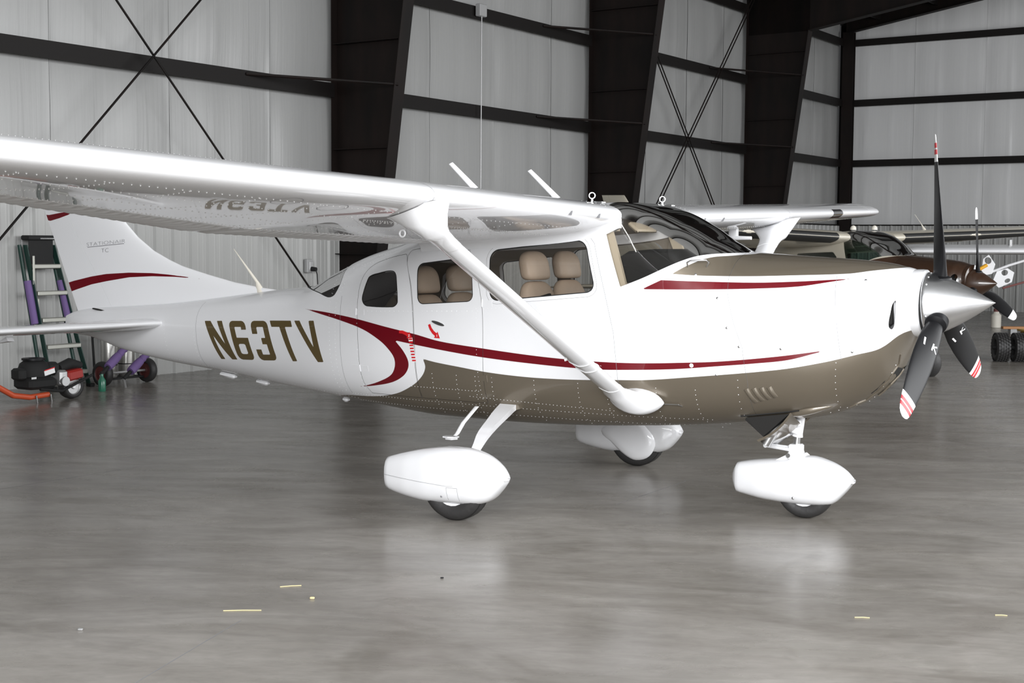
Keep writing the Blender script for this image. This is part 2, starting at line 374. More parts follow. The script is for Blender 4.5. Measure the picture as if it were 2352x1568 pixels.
# ribbed liner panels, three ribs each
def liner_mesh():
    prof = [(0, 0)]
    for k in range(3):
        c = .2973*k+.04; prof += [(c-.036, .0), (c-.013, .030), (c+.013, .030), (c+.036, .0), (c+.11, 0), (c+.118, .005), (c+.135, .005), (c+.143, 0), (c+.20, 0), (c+.208, .005), (c+.225, .005), (c+.233, 0)]
    prof = sorted(prof); prof[0] = (0, 0); prof.append((.892, 0)); V = []; F = []
    for z in (.0, ZL): V += [(d, u, z) for u, d in prof]
    n = len(prof); F = [(j, j+1, n+j+1, n+j) for j in range(n-1)]
    me = bpy.data.meshes.new('liner_panel'); me.from_pydata(V, [], F); me.materials.append(MT['liner_panel']); return me
lme = liner_mesh()
for i in range(34):
    o = bpy.data.objects.new('liner_panel', lme); link(o, wr); o.location = (-8.31, 4.209-.892*7+.892*i, 0)
for i in range(20):
    o = bpy.data.objects.new('liner_panel', lme); link(o, ws_); o.location = (-8.2+.892*i, YE-.02, 0); o.rotation_euler = (0, 0, -PI/2)
tb = MB(); tb.box((-8.33, (Y0+YE)/2, ZL+.012), (.10, YE-Y0, .035)); tb.build('trim', 'darkgirt', wr, 0)
tb = MB(); tb.box((.8, YE+.02, ZL+.012), (18.4, .10, .035)); tb.build('trim', 'darkgirt', ws_, 0)
# girts (Z sections) bay by bay
bays = [(.20, 7.34), (7.58, 14.67), (14.91, 21.80), (22.04, 28.1)]
for z in GZ:
    for y0, y1 in bays:
        g = MB(); x = -8.3
        g.rings([[(x-.17, yy, z+.10), (x-.165, yy, z+.10), (x-.005, yy, z+.10), (x, yy, z+.10), (x, yy, z-.10), (x-.006, yy, z-.10), (x-.006, yy, z+.094), (x-.17, yy, z+.094)] for yy in (y0, y1)]); g.build('girt', 'darkgirt', wr, 0)
for z in GZ:
    g = MB(); yy = YE; g.rings([[(xx, yy+.17, z+.09), (xx, yy, z+.09), (xx, yy, z-.09), (xx, yy+.006, z-.09), (xx, yy+.006, z+.084), (xx, yy+.17, z+.084)] for xx in (-8.1, XF)]); g.build('girt', 'darkgirt', ws_, 0)
for z, y0 in ((3.84, 5.55), (5.44, 12.95), (3.84, 12.75), (5.44, 19.75), (3.84, 19.9)):          # flange braces to the next column
    k = MB(); yc = min(c for c in YC if c > y0); xi = -7.40+(z-2.7)*.13
    k.tube([(-8.30, y0, z+.05), (xi+.05, yc-.05, z+.03)], .022, 6); k.build('flange_brace', 'primer', wr)
def rod(p, q, r=.014):
    k = MB(); k.tube([p, q], r, 8); k.build('brace_rod', 'primer', wr)
rod((-8.14, .35, 7.48), (-8.14, 7.32, .30)); rod((-8.12, .30, .42), (-8.12, 7.30, 7.43))
for dy in (0, .13): rod((-8.14, 14.95+dy, 7.46), (-8.14, 21.95+dy, .10)); rod((-8.12, 14.80+dy, .16), (-8.12, 21.80+dy, 7.47))
# rigid frames: tapered I columns with a rafter
def column(yc, lab):
    root = hang(empty('steel_column', (0, 0, 0))); props(root, lab, None, None, 'structure'); root.location = hrot((-8.36, yc, 0)); X = lambda z: .98+(z-2.7)*.135
    zt = 6.45; w = MB(); w.rings([[(.0, yy, 0), (X(0), yy, 0), (X(zt), yy, zt), (X(zt)+.0, yy, zt+1.1), (0, yy, 7.55)] for yy in (-.006, .006)]); w.build('web', 'primer', root, 0)
    f = MB(); f.box((.006, 0, 3.78), (.012, .25, 7.55)); f.build('outer_flange', 'primer', root, 0)
    f = MB(); f.rings([[(X(z), yy, z), (X(z)+.014, yy, z)] [::1]+[(X(z)+.014, -yy, z), (X(z), -yy, z)] for z, yy in ((0, -.12), (zt, -.12))]); f.build('inner_flange', 'primer', root, 0)
    for z in (1.5, 3.0, 4.5, 6.0):
        k = MB()
        for s in (-1, 1): k.box((X(z)/2, s*.06, z), (X(z)-.02, .11, .010))
        k.build('stiffener', 'primer', root, 0)
    b_ = MB(); b_.box((X(0)/2, 0, .012), (X(0)+.1, .32, .025)); b_.build('base_plate', 'primer', root, 0)
    r = MB(); x0, x1 = X(zt), 9.3
    zb = lambda x: zt+.163*(x-x0); zt_ = lambda x: roofz(x-8.36)-.21
    xs = [0, x0, 3.5, 6.0, x1]
    r.rings([[(x, yy, zb(max(x, x0)) if x >= x0 else zt), (x, yy, zt_(x))][::1]+[(x, yy+.012, zt_(x)), (x, yy+.012, zb(max(x, x0)) if x >= x0 else zt)] for x, yy in [(x, -.006) for x in xs]]); r.build('rafter_web', 'primer', root, 0)
    f = MB(); f.rings([[(x, -.12, zb(x)), (x, .12, zb(x)), (x, .12, zb(x)+.014), (x, -.12, zb(x)+.014)] for x in (x0, x1)]); f.build('rafter_flange', 'primer', root, 0)
    return root
for yc, lab in zip(YC, ('dark brown tapered steel column behind the cabin roof of the white airplane', 'dark brown tapered steel column right of the hanging cord', 'dark brown tapered steel column nearest the far corner')): column(yc, lab)
cc = hang(empty('corner_column')); cc.location = hrot((-8.18, YE-.16, 0)); props(cc, 'slim dark steel column standing in the far corner', None, None, 'structure')
k = MB(); k.box((0, -.10, 3.65), (.30, .012, 7.3)); k.build('flange', 'primer', cc, 0); k = MB(); k.box((0, .0, 3.65), (.012, .2, 7.3)); k.build('web', 'primer', cc, 0); k = MB(); k.box((.0, .10, 3.65), (.26, .012, 7.3)); k.build('flange', 'primer', cc, 0)
er = hang(empty('end_rafter')); er.location = hrot((-8.3, YE-.1, 0)); props(er, 'dark sloping rafter along the top of the far end wall', None, None, 'structure')
k = MB(); k.rings([[(x, -.01, 7.28+.166*x), (x, .01, 7.28+.166*x), (x, .01, 7.75+.166*x), (x, -.01, 7.75+.166*x)] for x in (0, 9.3)]); k.build('web', 'primer', er, 0)
k = MB(); k.rings([[(x, -.11, 7.28+.166*x), (x, .11, 7.28+.166*x), (x, .11, 7.295+.166*x), (x, -.11, 7.295+.166*x)] for x in (0, 9.3)]); k.build('flange', 'primer', er, 0)
wf = hang(empty('wall_front')); props(wf, 'header wall above the wide open hangar door', None, None, 'structure')
k = MB(); k.box((XF+.1, (Y0+YE)/2, 7.0), (.2, YE-Y0, 2.4)); k.build('header', 'sheet', wf, 0); k = MB(); k.box((XF+.1, 25.2, 2.9), (.2, 6, 5.8)); k.build('door_leaf', 'sheet', wf, 0)
wl = hang(empty('wall_left')); props(wl, 'near end wall of the hangar with an opening added for the fill light', None, None, 'structure')
k = MB(); k.box((-3.0, Y0-.1, 4.0), (11.2, .2, 8.0)); k.build('panel', 'sheet', wl, 0); k = MB(); k.box((5.3, Y0-.1, 7.2), (9.4, .2, 2.6)); k.build('header', 'sheet', wl, 0)  # unseen opening, placed to suit the added end light

# wall fittings
def top(name, mbs, label, cat, loc, group=None):
    r = hang(empty(name)); r.location = hrot(loc); props(r, label, cat, group)
    for nm, m_, mt_, sm in mbs: m_.build(nm, mt_, r, sm)
    return r
b1 = MB(); b1.box((.03, 0, 0), (.06, .12, .19), None, .008); b2 = MB(); b2.box((.064, .02, .0), (.012, .07, .12), None, .003); b3 = MB(); b3.tube([(.065, .03, -.045), (.14, .04, -.05)], [.034, .030], 12); b3.tube([(.13, .04, -.05), (.14, .06, -.12), (.10, .12, -.30), (.05, .2, -.75), (.03, .22, -1.30)], .007, 6)
top('outlet_box', [('box', b1, 'tinrib', 30), ('cover', b2, 'castalu', 30), ('plug_and_cord', b3, 'blackflat', 40)], 'grey wall outlet box with a black plug and hanging cord', 'outlet', (-8.27, 6.70, 1.335))
b1 = MB(); b1.box((.05, 0, .0), (.10, .20, .20), None, .01); b2 = MB(); b2.tube([(.06, 0, -.10), (.055, -.01, -5.45)], .009, 8)
top('cord_box', [('box', b1, 'tinrib', 30), ('conduit', b2, 'castalu', 60)], 'small grey box on a girt with a thin vertical conduit below it', 'junction box', (-8.28, 10.93, 5.47))

# ------------------------------------------------------------------ airplane shape (metres; x forward from the main axle, y to its left, z up)
# station table: x, w, zt, zb, zc, nt, nb
ST=np.array([
(-4.90,.012,1.03,.93,.98,2.0,2.0),
(-4.80,.045,1.065,.882,.98,2.0,2.0),
(-4.60,.085,1.10,.862,.98,2.0,2.0),
(-4.20,.130,1.13,.772,.98,2.1,2.1),
(-3.60,.205,1.175,.695,.98,2.2,2.2),
(-3.00,.285,1.245,.648,.99,2.3,2.4),
(-2.40,.375,1.318,.588,1.0,2.4,2.5),
(-2.05,.425,1.358,.557,1.02,2.4,2.6),
(-1.75,.465,1.488,.532,1.04,2.5,2.7),
(-1.45,.502,1.602,.508,1.07,2.7,2.8),
(-1.15,.535,1.675,.482,1.10,3.2,2.9),
(-.80,.558,1.77,.462,1.12,4.0,3.0),
(-.30,.570,1.86,.462,1.14,4.6,3.1),
(.20,.570,1.92,.475,1.15,4.8,3.1),
(.60,.568,1.95,.497,1.15,4.8,3.0),
(.80,.560,1.905,.512,1.14,4.7,2.9),
(1.00,.548,1.815,.530,1.13,4.2,2.8),
(1.20,.530,1.705,.552,1.12,3.2,2.7),
(1.38,.508,1.637,.575,1.12,2.6,2.6),
(1.60,.475,1.622,.602,1.13,2.5,2.5),
(1.85,.430,1.608,.637,1.15,2.45,2.4),
(2.05,.380,1.597,.702,1.19,2.4,2.35),
(2.20,.338,1.584,.790,1.23,2.3,2.3),
(2.28,.300,1.572,.865,1.26,2.3,2.3),
(2.33,.252,1.560,.945,1.29,2.2,2.2),
(2.37,.222,1.552,1.035,1.32,2.1,2.1),
(2.395,.203,1.545,1.09,1.335,2.0,2.0),
(2.425,.185,1.530,1.165,1.345,2.0,2.0),
])
def pchip(xs,ys,x):
    h=np.diff(xs); d=np.diff(ys)/h; m=np.zeros_like(ys)
    for i in range(1,len(xs)-1):
        if d[i-1]*d[i]>0:
            w1=2*h[i]+h[i-1]; w2=h[i]+2*h[i-1]; m[i]=(w1+w2)/(w1/d[i-1]+w2/d[i])
    m[0]=d[0]; m[-1]=d[-1]
    x=np.clip(x,xs[0],xs[-1]); k=np.clip(np.searchsorted(xs,x)-1,0,len(h)-1)
    t=(x-xs[k])/h[k]; t2=t*t; t3=t2*t
    return (2*t3-3*t2+1)*ys[k]+(t3-2*t2+t)*h[k]*m[k]+(-2*t3+3*t2)*ys[k+1]+(t3-t2)*h[k]*m[k+1]
def sec(x):
    return [pchip(ST[:,0],ST[:,i],x) for i in range(1,7)]
def side_y(x,z):
    """half width at height z (positive)"""
    w,zt,zb,zc,nt,nb=sec(np.asarray(x,float)); z=np.asarray(z,float)
    up=z>=zc; n=np.where(up,nt,nb); b=np.where(up,zt-zc,zc-zb)
    r=np.clip(np.abs(z-zc)/b,0,1)
    return w*(1-r**n)**(1/n)

def surf_pt(x, z, side=-1, off=0.):
    e = .004
    y = side*float(side_y(x, z)); f = lambda a, b: side*float(side_y(a, b))
    tx = Vector((2*e, f(x+e, z)-f(x-e, z), 0)); tz = Vector((0, f(x, z+e)-f(x, z-e), 2*e))
    n = tx.cross(tz) if side < 0 else tz.cross(tx)
    if n.length < 1e-9: n = Vector((0, side, 0))
    n.normalize()
    if n.y*side < 0: n = -n
    return Vector((x, y, z))+n*off, n
SWOOSH=[(-1.896,1.198),(-1.608,1.177),(-1.335,1.145),(-1.070,1.102),(-0.815,1.063),(-0.601,1.023),(-0.254,0.991),(0.068,0.966),(0.314,0.953),(0.552,0.947),(0.780,0.948),(0.966,0.955),(1.128,0.965),(1.377,0.983),(1.722,1.026),(1.984,1.069),(2.111,1.088),(1.984,1.065),(1.788,1.008),(1.585,0.979),(1.376,0.955),(1.127,0.927),(0.934,0.913),(0.631,0.898),(0.424,0.898),(0.066,0.912),(-0.256,0.932),(-0.538,0.959),(-0.788,0.988),(-0.985,1.012),(-0.914,0.945),(-0.874,0.878),(-0.880,0.824),(-0.934,0.767),(-1.048,0.716),(-1.230,0.679),(-1.413,0.656),(-1.283,0.681),(-1.162,0.716),(-1.044,0.768),(-0.999,0.825),(-0.996,0.887),(-1.042,0.946),(-1.121,1.004),(-1.276,1.074),(-1.493,1.127),(-1.723,1.169)]
COWLSTRIPE=[(0.887,1.405),(1.010,1.463),(1.235,1.458),(1.556,1.456),(1.813,1.467),(1.999,1.480),(2.113,1.488),(2.001,1.469),(1.820,1.438),(1.565,1.421),(1.242,1.410)]
TANTOP=[(1.46,1.9),(1.455,1.625),(1.347,1.613),(1.255,1.601),(1.156,1.553),(1.074,1.501),(1.229,1.493),(1.479,1.492),(1.801,1.503),(2.081,1.516),(2.192,1.533),(2.317,1.549),(2.40,1.560),(2.45,1.9)]
BELLY=[(-1.9,.2),(-1.76,.50),(-1.694,.562),(-1.287,0.594),(-1.042,0.635),(-0.861,0.709),(-0.769,0.777),(-0.731,0.841),(-0.745,0.897),(-0.642,0.880),(-0.454,0.859),(-0.219,0.834),(0.059,0.820),(0.305,0.820),(0.505,0.826),(0.708,0.837),(0.912,0.848),(1.124,0.871),(1.719,0.946),(1.982,1.000),(2.170,1.053),(2.282,1.089),(2.386,1.178),(2.5,1.21),(2.6,.2)]
WS=[(1.55,2.2),(1.415,1.628),(1.318,1.622),(1.260,1.617),(1.194,1.605),(1.126,1.578),(1.032,1.533),(0.896,1.469),(0.739,1.408),(0.668,1.616),(0.614,1.763),(.57,1.86),(.50,2.2)]
REARWIN=[(-2.20,1.75),(-2.20,1.345),(-2.015,1.337),(-1.904,1.330),(-1.775,1.313),(-1.655,1.286),(-1.608,1.291),(-1.578,1.312),(-1.552,1.390),(-1.572,1.468),(-1.595,1.53),(-1.62,1.59),(-1.66,1.75)]
QUARTER=[(-1.253,1.444),(-1.157,1.471),(-1.060,1.487),(-1.008,1.480),(-0.981,1.442),(-0.958,1.277),(-0.976,1.250),(-1.010,1.237),(-1.236,1.236),(-1.275,1.251),(-1.295,1.289),(-1.286,1.343),(-1.272,1.401)]
DOORWIN=[(-0.801,1.500),(-0.797,1.530),(-0.775,1.540),(-0.375,1.586),(-0.355,1.578),(-0.349,1.559),(-0.332,1.325),(-0.340,1.303),(-0.362,1.295),(-0.745,1.266),(-0.770,1.272),(-0.783,1.292)]
SIDEWIN=[(-0.212,1.600),(-0.207,1.623),(-0.188,1.634),(0.450,1.701),(0.480,1.700),(0.497,1.685),(0.574,1.425),(0.569,1.400),(0.545,1.384),(-0.160,1.303),(-0.190,1.309),(-0.203,1.330)]
SIDEFRAME=[(-0.234,1.600),(-0.228,1.635),(-0.199,1.652),(0.455,1.719),(0.492,1.717),(0.515,1.698),(0.594,1.420),(0.590,1.385),(0.552,1.363),(-0.160,1.287),(-0.200,1.293),(-0.224,1.325)]
DOOR_F=[(-.81,.62),(-.815,1.058),(-.843,1.381),(-.91,1.58),(-.88,1.63),(-.46,1.66),(-.40,1.645),(-.37,1.60),(-.282,1.379),(-.254,1.104),(-.270,.62)]
DOOR_A=[(-.816,.62),(-.821,1.058),(-.849,1.381),(-.916,1.58),(-.94,1.60),(-1.20,1.545),(-1.30,1.48),(-1.333,1.36),(-1.325,.93),(-1.32,.70),(-1.28,.62)]
def spline(P, k=8, corner=48):
    """closed outline, rounded through its points except at real corners"""
    P = [np.array(p, float) for p in P]; n = len(P); out = []
    def is_corner(i):
        a, b = P[i]-P[i-1], P[(i+1) % n]-P[i]; c = a@b/(np.linalg.norm(a)*np.linalg.norm(b)+1e-12); return math.degrees(math.acos(max(-1, min(1, c)))) > corner
    K = [is_corner(i) for i in range(n)]
    for i in range(n):
        p1, p2 = P[i], P[(i+1) % n]; L = np.linalg.norm(p2-p1); p0, p3 = P[i-1], P[(i+2) % n]
        u1 = (p2-p1) if K[i] else (p2-p0)/(np.linalg.norm(p2-p0)+1e-9)*L; u2 = (p2-p1) if K[(i+1) % n] else (p3-p1)/(np.linalg.norm(p3-p1)+1e-9)*L
        for q in range(k):
            t = q/k; out.append((2*t**3-3*t*t+1)*p1+(t**3-2*t*t+t)*u1+(-2*t**3+3*t*t)*p2+(t**3-t*t)*u2)
    return np.array(out)
def roundpoly(C, r, k=7):
    C = [np.array(c, float) for c in C]; out = []
    for i, c in enumerate(C):
        a, b = C[i-1]-c, C[(i+1) % len(C)]-c; a /= np.linalg.norm(a); b /= np.linalg.norm(b); p, q = c+a*r, c+b*r
        for t in np.linspace(0, 1, k): out.append((1-t)**2*p+2*t*(1-t)*(c+(a+b)*r*.12)+t*t*q)
    return np.array(out)
SIDEWIN = roundpoly([(-.213,1.634),(.492,1.708),(.577,1.380),(-.205,1.300)], .062)
SIDEFRAME = roundpoly([(-.236,1.654),(.508,1.730),(.602,1.357),(-.228,1.277)], .080)
DOORWIN = roundpoly([(-.802,1.538),(-.350,1.591),(-.331,1.296),(-.786,1.263)], .045)
QUARTER = spline(QUARTER, 5, 80); SWOOSH = spline(SWOOSH, 6, 60); COWLSTRIPE = spline(COWLSTRIPE, 5, 22)
TANTOP = np.vstack([spline(TANTOP, 5, 40)]); BELLY = spline(BELLY, 5, 45); WS = spline(WS, 5, 50); REARWIN = spline(REARWIN, 5, 60)
DOOR_F = spline(DOOR_F, 4, 60); DOOR_A = spline(DOOR_A, 4, 60)
def quadmap(c, P):
    (a, b, d, e) = [np.array(q) for q in c]           # top left, top right, bottom right, bottom left
    return np.array([(a*(1-u)+b*u)*(1-v)+(e*(1-u)+d*u)*v for u, v in P])
def rbox(u0, v0, u1, v1, ru, rv):
    P = []
    for cx, cy, a in ((u1-ru, v0+rv, -90), (u1-ru, v1-rv, 0), (u0+ru, v1-rv, 90), (u0+ru, v0+rv, 180)):
        P += [(cx+ru*math.cos(math.radians(a+k)), cy+rv*math.sin(math.radians(a+k))) for k in (0, 30, 60, 90)]
    return P
bx4 = lambda u0, v0, u1, v1: [(u0, v0), (u1, v0), (u1, v1), (u0, v1)]
LETTERS = [
 ([(-3.010,1.062),(-2.801,1.071),(-2.650,.780),(-2.851,.772)], [(0,0),(.34,0),(.76,.62),(.71,0),(1,0),(1,1),(.68,1),(.23,.36),(.26,1),(0,1)], []),
 ([(-2.721,1.074),(-2.531,1.082),(-2.430,.790),(-2.623,.782)], rbox(0,0,1,1,.22,.13), [bx4(.31,.155,.70,.43), bx4(.69,.225,1.2,.43), rbox(.31,.59,.72,.85,.1,.04)]),
 ([(-2.467,1.085),(-2.277,1.093),(-2.174,.802),(-2.378,.791)], rbox(0,0,1,1,.22,.13), [bx4(.31,.155,.70,.43), bx4(-.3,.33,.32,.72), bx4(.30,.59,.70,.85), bx4(-.3,.43,.46,.60)]),
 ([(-2.247,1.096),(-2.014,1.105),(-1.894,.813),(-2.088,.803)], [(0,0),(1,0),(1,.155),(.655,.155),(.655,1),(.40,1),(.385,.155),(0,.155)], []),
 ([(-1.978,1.107),(-1.770,1.115),(-1.621,.823),(-1.824,.813)], [(0,0),(.28,0),(.52,.66),(.74,0),(1,0),(.69,1),(.40,1)], []),
]
def arc_grid(xs, m):
    """cross sections resampled by arc length, from keel round the right side to the top and back"""
    ph = np.linspace(-PI/2, 3*PI/2, 1441); X = np.empty((len(xs), m)); Y = X.copy(); Z = X.copy()
    w, zt, zb, zc, nt, nb = sec(xs)
    for i, x in enumerate(xs):
        c, s = np.cos(ph), np.sin(ph); n = np.where(s >= 0, nt[i], nb[i]); b = np.where(s >= 0, zt[i]-zc[i], zc[i]-zb[i])
        r = (np.abs(c/w[i])**n+np.abs(s/b)**n)**(-1/n); y = -r*c; z = zc[i]+r*s
        L = np.concatenate([[0], np.cumsum(np.hypot(np.diff(y), np.diff(z)))]); t = np.linspace(0, L[-1], m+1)[:-1]
        Y[i] = np.interp(t, L, y); Z[i] = np.interp(t, L, z); X[i] = x
    return X, Y, Z
def inward(d):
    def f(V):
        zc = pchip(ST[:, 0], ST[:, 4], V[:, 0]); v = np.stack([0*V[:, 0], -V[:, 1], zc-V[:, 2]], -1); L = np.linalg.norm(v, axis=1, keepdims=True)
        return v/np.maximum(L, 1e-6)*d
    return f
def resample(P, step):
    P = np.asarray(P, float); L = np.concatenate([[0], np.cumsum(np.linalg.norm(np.diff(P, axis=0), axis=1))]); n = max(2, int(L[-1]/step)+1)
    t = np.linspace(0, L[-1], n); return np.stack([np.interp(t, L, P[:, k]) for k in range(P.shape[1])], -1)
def ribbon(mb, path, w=.003, off=.0008, side=-1):
    R = resample(path, .02); pts = [surf_pt(a, b, side, off) for a, b in R]; V = []
    for i, (p, n) in enumerate(pts):
        t = pts[min(i+1, len(pts)-1)][0]-pts[max(i-1, 0)][0]; q = n.cross(t).normalized()*w/2; V += [p-q, p+q]
    mb.add(V, [(2*i, 2*i+1, 2*i+3, 2*i+2) for i in range(len(pts)-1)])
def rivets(mb, path, step=.026, r=.0028, side=-1):
    for a, b in resample(path, step):
        p, n = surf_pt(a, b, side, 0); mb.dot(p, n, r, r*.7)
def decal(mb, poly, off=.0012, side=-1, t=.0):
    """small flat shape laid on the fuselage side (x,z outline)"""
    mb.add([surf_pt(a, b, side, off)[0] for a, b in poly], [tuple(range(len(poly)))])

# wing lines: leading and trailing edge as functions of the half span
def wing_at(y):
    a = abs(y); k = max(0., a-2.54)/2.86
    xl = .72-.02*min(a, 2.5)/2.5-.15*k; xt = -.94+.34*k
    return xl, 1.843+.0302*a, xt, 1.655+.0315*a+.165*k
def foil(n=44, t=.125):
    """unit section: list of (frac, height) from the trailing edge over the top round the nose and back below"""
    out = []
    for k in range(n+1):
        b = PI*k/n; f = .5*(1+math.cos(b)); h = 5*t*(.2969*math.sqrt(f)-.126*f-.3516*f*f+.2843*f**3-.1036*f**4)
        c = .02/.16*(2*.4*f-f*f) if f < .4 else .02/.36*(.2+.8*f-f*f); out.append((f, c+h*(1.0)))
    low = []
    for k in range(1, n+1):
        b = PI*k/n; f = .5*(1-math.cos(b)); h = 5*t*(.2969*math.sqrt(f)-.126*f-.3516*f*f+.2843*f**3-.1036*f**4)
        c = .02/.16*(2*.4*f-f*f) if f < .4 else .02/.36*(.2+.8*f-f*f); low.append((f, c-h))
    return out, low
FU, FL = foil()
def wpt(y, f, h, sgn=1, grow=0.):
    xl, zl, xt, zt = wing_at(y); c = xl-xt; px = xl+(xt-xl)*f; pz = zl+(zt-zl)*f; return (px, sgn*y, pz+h*c)
def hgt(f, low):
    L = FL if low else FU[::-1]; return float(np.interp(f, [q[0] for q in L], [q[1] for q in L]))

def wheel(mb_t, mb_h, c, R, w, axis='y', rim=.57):
    prof = [(-w*.38, R*rim), (-w*.48, R*.66), (-w*.5, R*.80), (-w*.42, R*.93), (-w*.22, R*.985), (0, R), (w*.22, R*.985), (w*.42, R*.93), (w*.5, R*.80), (w*.48, R*.66), (w*.38, R*rim)]
    mb_t.lathe(prof, c, axis, 40)
    mb_h.lathe([(-w*.36, .001), (-w*.40, R*.18), (-w*.30, R*.25), (-w*.30, R*rim*.9), (-w*.40, R*rim*1.02), (w*.40, R*rim*1.02), (w*.30, R*rim*.9), (w*.30, R*.25), (w*.40, R*.18), (w*.36, .001)], c, axis, 24)
PWX, PWY = [0, .06, .2, .38, .58, .76, .88, .95, .985, 1], [.50, .60, .80, .95, 1, .92, .76, .56, .40, .28]
def pant(top, bot, y, hw, n=40):
    """wheel fairing lofted from a side outline"""
    T = np.array(top); B = np.array(bot); x0, x1 = min(T[0, 0], B[0, 0]), max(T[-1, 0], B[-1, 0]); R = []; T0, B0 = T[0, 1], B[0, 1]
    for sc_, dx in ((.06, -.040), (.35, -.033), (.70, -.018), (.90, -.006)):
        R.append([(x0+dx, y+hw*PWY[0]*sc_*math.copysign(abs(math.cos(2*PI*k/n))**(2/2.7), math.cos(2*PI*k/n)), (T0+B0)/2+(T0-B0)/2*sc_*math.copysign(abs(math.sin(2*PI*k/n))**(2/2.7), math.sin(2*PI*k/n))) for k in range(n)])
    for i, x in enumerate(np.concatenate([np.linspace(x0, x1-.05, 30), x1-.05*(1-np.linspace(0, 1, 12)[1:])**2])):
        zt = np.interp(x, T[:, 0], T[:, 1]); zb = np.interp(x, B[:, 0], B[:, 1]); t = (x-x0)/(x1-x0)
        w = hw*(np.interp(t, PWX, PWY))
        h = max((zt-zb)/2, .012); zc = (zt+zb)/2; ring = []
        for k in range(n):
            a = 2*PI*k/n; c, s = math.cos(a), math.sin(a); e = 2/2.7
            ring.append((x, y+w*math.copysign(abs(c)**e, c), zc+h*math.copysign(abs(s)**e, s)))
        R.append(ring)
    return R
def smooth_curve(P, n=160):
    P = np.array(P, float); x = np.linspace(P[0, 0], P[-1, 0], n); return np.stack([x, pchip(P[:, 0], P[:, 1], x)], -1)
MP_T = [(-.510,.347),(-.383,.384),(-.207,.423),(-.055,.442),(.051,.444),(.177,.423),(.281,.372),(.318,.338),(.338,.311),(.347,.294),(.350,.284)]
MP_B = [(-.510,.142),(-.473,.131),(-.338,.107),(-.206,.095),(-.076,.097),(.074,.102),(.179,.116),(.245,.143),(.298,.195),(.325,.228),(.340,.250),(.347,.268),(.350,.278)]
NP_T = [(1.314,.310),(1.411,.331),(1.603,.359),(1.791,.387),(1.902,.364),(1.998,.318),(2.032,.287),(2.050,.267),(2.057,.258),(2.060,.253)]
NP_B = [(1.314,.117),(1.532,.088),(1.723,.082),(1.860,.088),(1.934,.104),(2.002,.169),(2.032,.207),(2.050,.233),(2.057,.244),(2.060,.248)]

